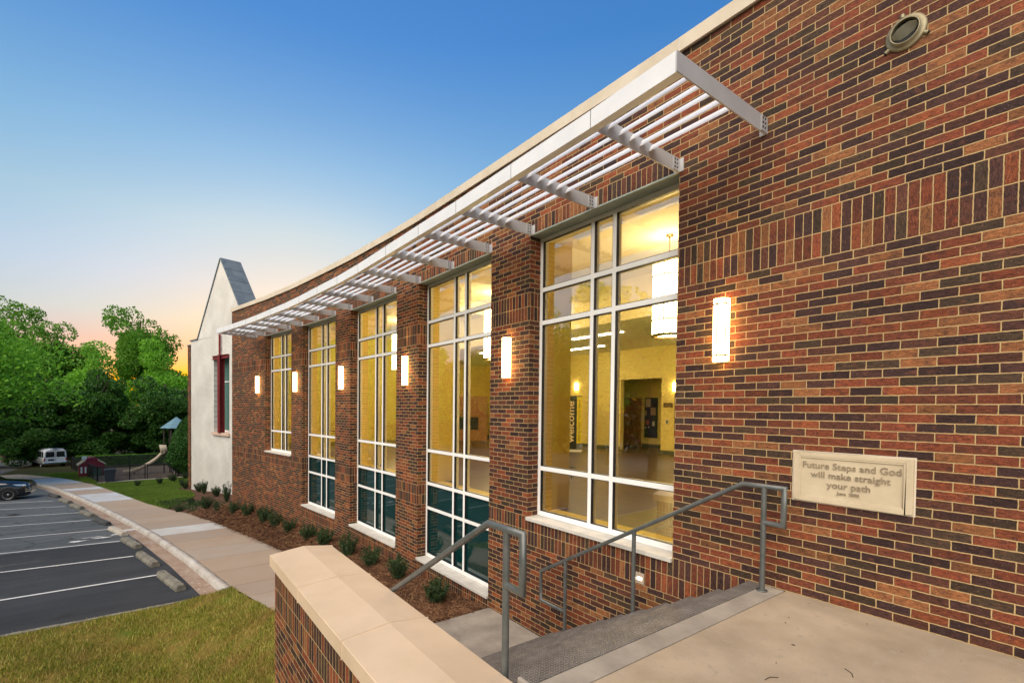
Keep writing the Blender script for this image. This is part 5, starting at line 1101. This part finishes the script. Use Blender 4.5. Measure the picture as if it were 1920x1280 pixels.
fence('chain_link_fence', [(-2.9, 44.3), (-1.0, 44.4), (-.05, 44.45)], 'black fence panel right of the bin before the play surface')
fence('chain_link_gate', [(.07, 44.45), (1.75, 44.55)], 'black gate panel in front of the foot of the slide')
fence('chain_link_fence', [(1.9, 44.55), (2.1, 44.56), (6.5, 44.7)], 'black fence panel running behind the clipped evergreen')
fence('chain_link_fence', [(-6.2, 63.6), (8, 62.2)], 'rear fence of the playground in front of the hedge')
# utility bin
bn = empty('wheeled_bin', (-2.15, 43.85, lot(0, 43.9)+.03)); BB = M('bin_plastic', (.012, .02, .035), .5); m_ = MB()
rows = [[(sx*w_, sy*d_, z) for sx, sy in ((-1, -1), (1, -1), (1, 1), (-1, 1))] for w_, d_, z in ((.24, .22, .04), (.27, .25, .3), (.33, .30, .98))]; m_.grid(rows, BB, close=True, smooth=False); m_.face(rows[0][::-1], BB); m_.build('tub', parent=bn, bevel=.02)
m_ = MB(); m_.box((-.37, -.34, .98), (.37, .34, 1.03), BB); m_.box((-.25, -.33, 1.03), (.25, .28, 1.06), BB); m_.build('lid', parent=bn, bevel=.015); m_ = MB(); m_.tube([(-.25, .36, .95), (.25, .36, .95)], .018, 8, BB); m_.build('handle', parent=bn)
for sx in (-1, 1):
    m_ = MB(); m_.tube([(sx*.25-.03, .24, .1), (sx*.25+.03, .24, .1)], .1, 14, TYRE); m_.build('wheel', parent=bn)
tag(bn, 'dark blue wheeled bin at the corner of the black fence', 'bin')
# playhouse
ph = empty('playhouse', (-3.75, 51.2, lot(0, 51.2)+.03)); PR = M('playhouse_red', (.20, .015, .03), .5); PT = M('playhouse_roof', (.42, .33, .22), .6); PGN = M('playhouse_green', (.01, .14, .08), .5); PWH = M('playhouse_white', (.6, .68, .66), .5)
m_ = MB(); W2 = .8; m_.box((-W2, -.7, 0), (-.28, -.66, 1.15), PR); m_.box((.28, -.7, 0), (W2, -.66, 1.15), PR); m_.box((-.28, -.7, .95), (.28, -.66, 1.15), PR); m_.box((-W2, .66, 0), (W2, .7, 1.15), PR); m_.box((-W2, -.66, 0), (-W2+.04, .66, 1.15), PR); m_.box((W2-.04, -.66, 0), (W2, .66, 1.15), PR)
for y in (-.7, .66): m_.face([(-W2, y, 1.15), (W2, y, 1.15), (.42, y, 1.45), (.3, y, 1.66), (-.3, y, 1.66), (-.42, y, 1.45)], PR)
m_.build('wall', parent=ph); m_ = MB()
for sx in (-1, 1):
    m_.beam((sx*.92, 0, 1.08), (sx*.40, 0, 1.46), 1.56, .05, PT, up=(0, 0, 1)); m_.beam((sx*.40, 0, 1.46), (sx*.0, 0, 1.70), 1.56, .05, PR)
m_.build('roof', parent=ph); m_ = MB(); m_.box((-.62, -.50, 1.5), (-.30, -.2, 1.78), PWH); m_.build('chimney', parent=ph, bevel=.02)
m_ = MB()
for x in (-.66, -.40): m_.box((x-.07, -.73, .45), (x+.05, -.705, .95), PWH)
m_.build('shutter', parent=ph); m_ = MB(); m_.box((.0, -.95, .0), (.05, -.70, .75), PGN); m_.box((.05, -.98, 0), (.6, -.94, .75), PGN); m_.build('door', parent=ph); m_ = MB(); m_.box((-.25, .3, .1), (.25, .6, .8), DARKMETAL); m_.build('bench', parent=ph)
ph.rotation_euler = (0, 0, R(8)); tag(ph, 'small red plastic playhouse with a tan roof behind the black fence', 'playhouse')
# play tower with slide
pt = empty('play_tower', (2.2, 49.2, lot(0, 49)+.03)); BEI = M('slide_beige', (.52, .43, .31), .45); BRN = M('tower_post', (.06, .045, .035), .6); BLU = M('tower_roof', (.07, .15, .20), .5); gr = N(BLU); oo = gr.obj(); s3 = gr.n('ShaderNodeSeparateXYZ'); gr.l(oo, s3.inputs[0]); gr.col(gr.mix(gr.math('LESS_THAN', gr.math('FRACT', gr.math('MULTIPLY', s3.outputs[2], 8)), .22), (.16, .30, .36), (.03, .07, .10)))
m_ = MB(); rows = [[(r_*math.cos(math.pi/3*k), r_*math.sin(math.pi/3*k), z) for k in range(6)] for r_, z in ((1.22, 4.02), (1.24, 4.0), (.04, 4.95))]; m_.grid(rows, BLU, close=True, smooth=False); m_.face(rows[0], BLU); m_.build('roof', parent=pt)
for k in range(6):
    a = math.pi/3*k; m_ = MB(); m_.tube([(.92*math.cos(a), .92*math.sin(a), -.2), (.92*math.cos(a), .92*math.sin(a), 4.05)], .05, 8, BRN); m_.build('post', parent=pt)
m_ = MB(); rows = [[(.9*math.cos(math.pi/3*k), .9*math.sin(math.pi/3*k), z) for k in range(6)] for z in (1.75, 1.85)]; m_.grid(rows, BRN, close=True, smooth=False); m_.face(rows[0], BRN); m_.face(rows[1], BRN); m_.build('deck', parent=pt)
m_ = MB()
for k in (0, 1, 4, 5):
    a, b_ = math.pi/3*k, math.pi/3*(k+1); 
    if k == 0 or k == 4 or k == 5 or k == 1: m_.beam((.9*math.cos(a), .9*math.sin(a), 2.2), (.9*math.cos(b_), .9*math.sin(b_), 2.2), .03, .6, BRN)
m_.build('railing', parent=pt)
sd_ = MB(); pts = [(-.85, 1.95), (-1.1, 1.8), (-1.5, 1.35), (-2.0, .98), (-2.6, .62), (-3.2, .42), (-3.75, .38)]; rows = []
for i, (x, z) in enumerate(pts): 
    ws_ = .26; rows.append([(x, -ws_-.04, z+.16), (x, -ws_, z+.17), (x, -ws_+.04, z+.02), (x, 0, z), (x, ws_-.04, z+.02), (x, ws_, z+.17), (x, ws_+.04, z+.16), (x, ws_, z-.10), (x, 0, z-.12), (x, -ws_, z-.10)])
sd_.grid(rows, BEI, close=True); sd_.face(rows[0], BEI); sd_.face(rows[-1][::-1], BEI); so_ = sd_.build('slide', parent=pt); m_ = MB(); m_.tube([(-3.0, 0, -.1), (-3.0, 0, .4)], .04, 8, BRN); m_.build('leg', parent=so_)
m_ = MB(); rows = [[(-.80, y, 1.9+abs(.0)) for y in (-.35, .35)], ]; m_ = MB(); lathe_m([(.30, 0), (.42, .45), (.40, .5), (.26, .05)], 14, BEI, Matrix.Translation((-.72, 0, 2.25))@Matrix.Rotation(R(-100), 4, 'Y'), m_); m_.build('slide_hood', parent=so_)
m_ = MB(); m_.box((.95, -.3, 0), (1.15, .3, 1.6), BRN); m_.build('ladder', parent=pt)
pt.rotation_euler = (0, 0, R(2)); tag(pt, 'play tower with a blue pointed roof and a beige slide behind the fence', 'play tower')
unfx()
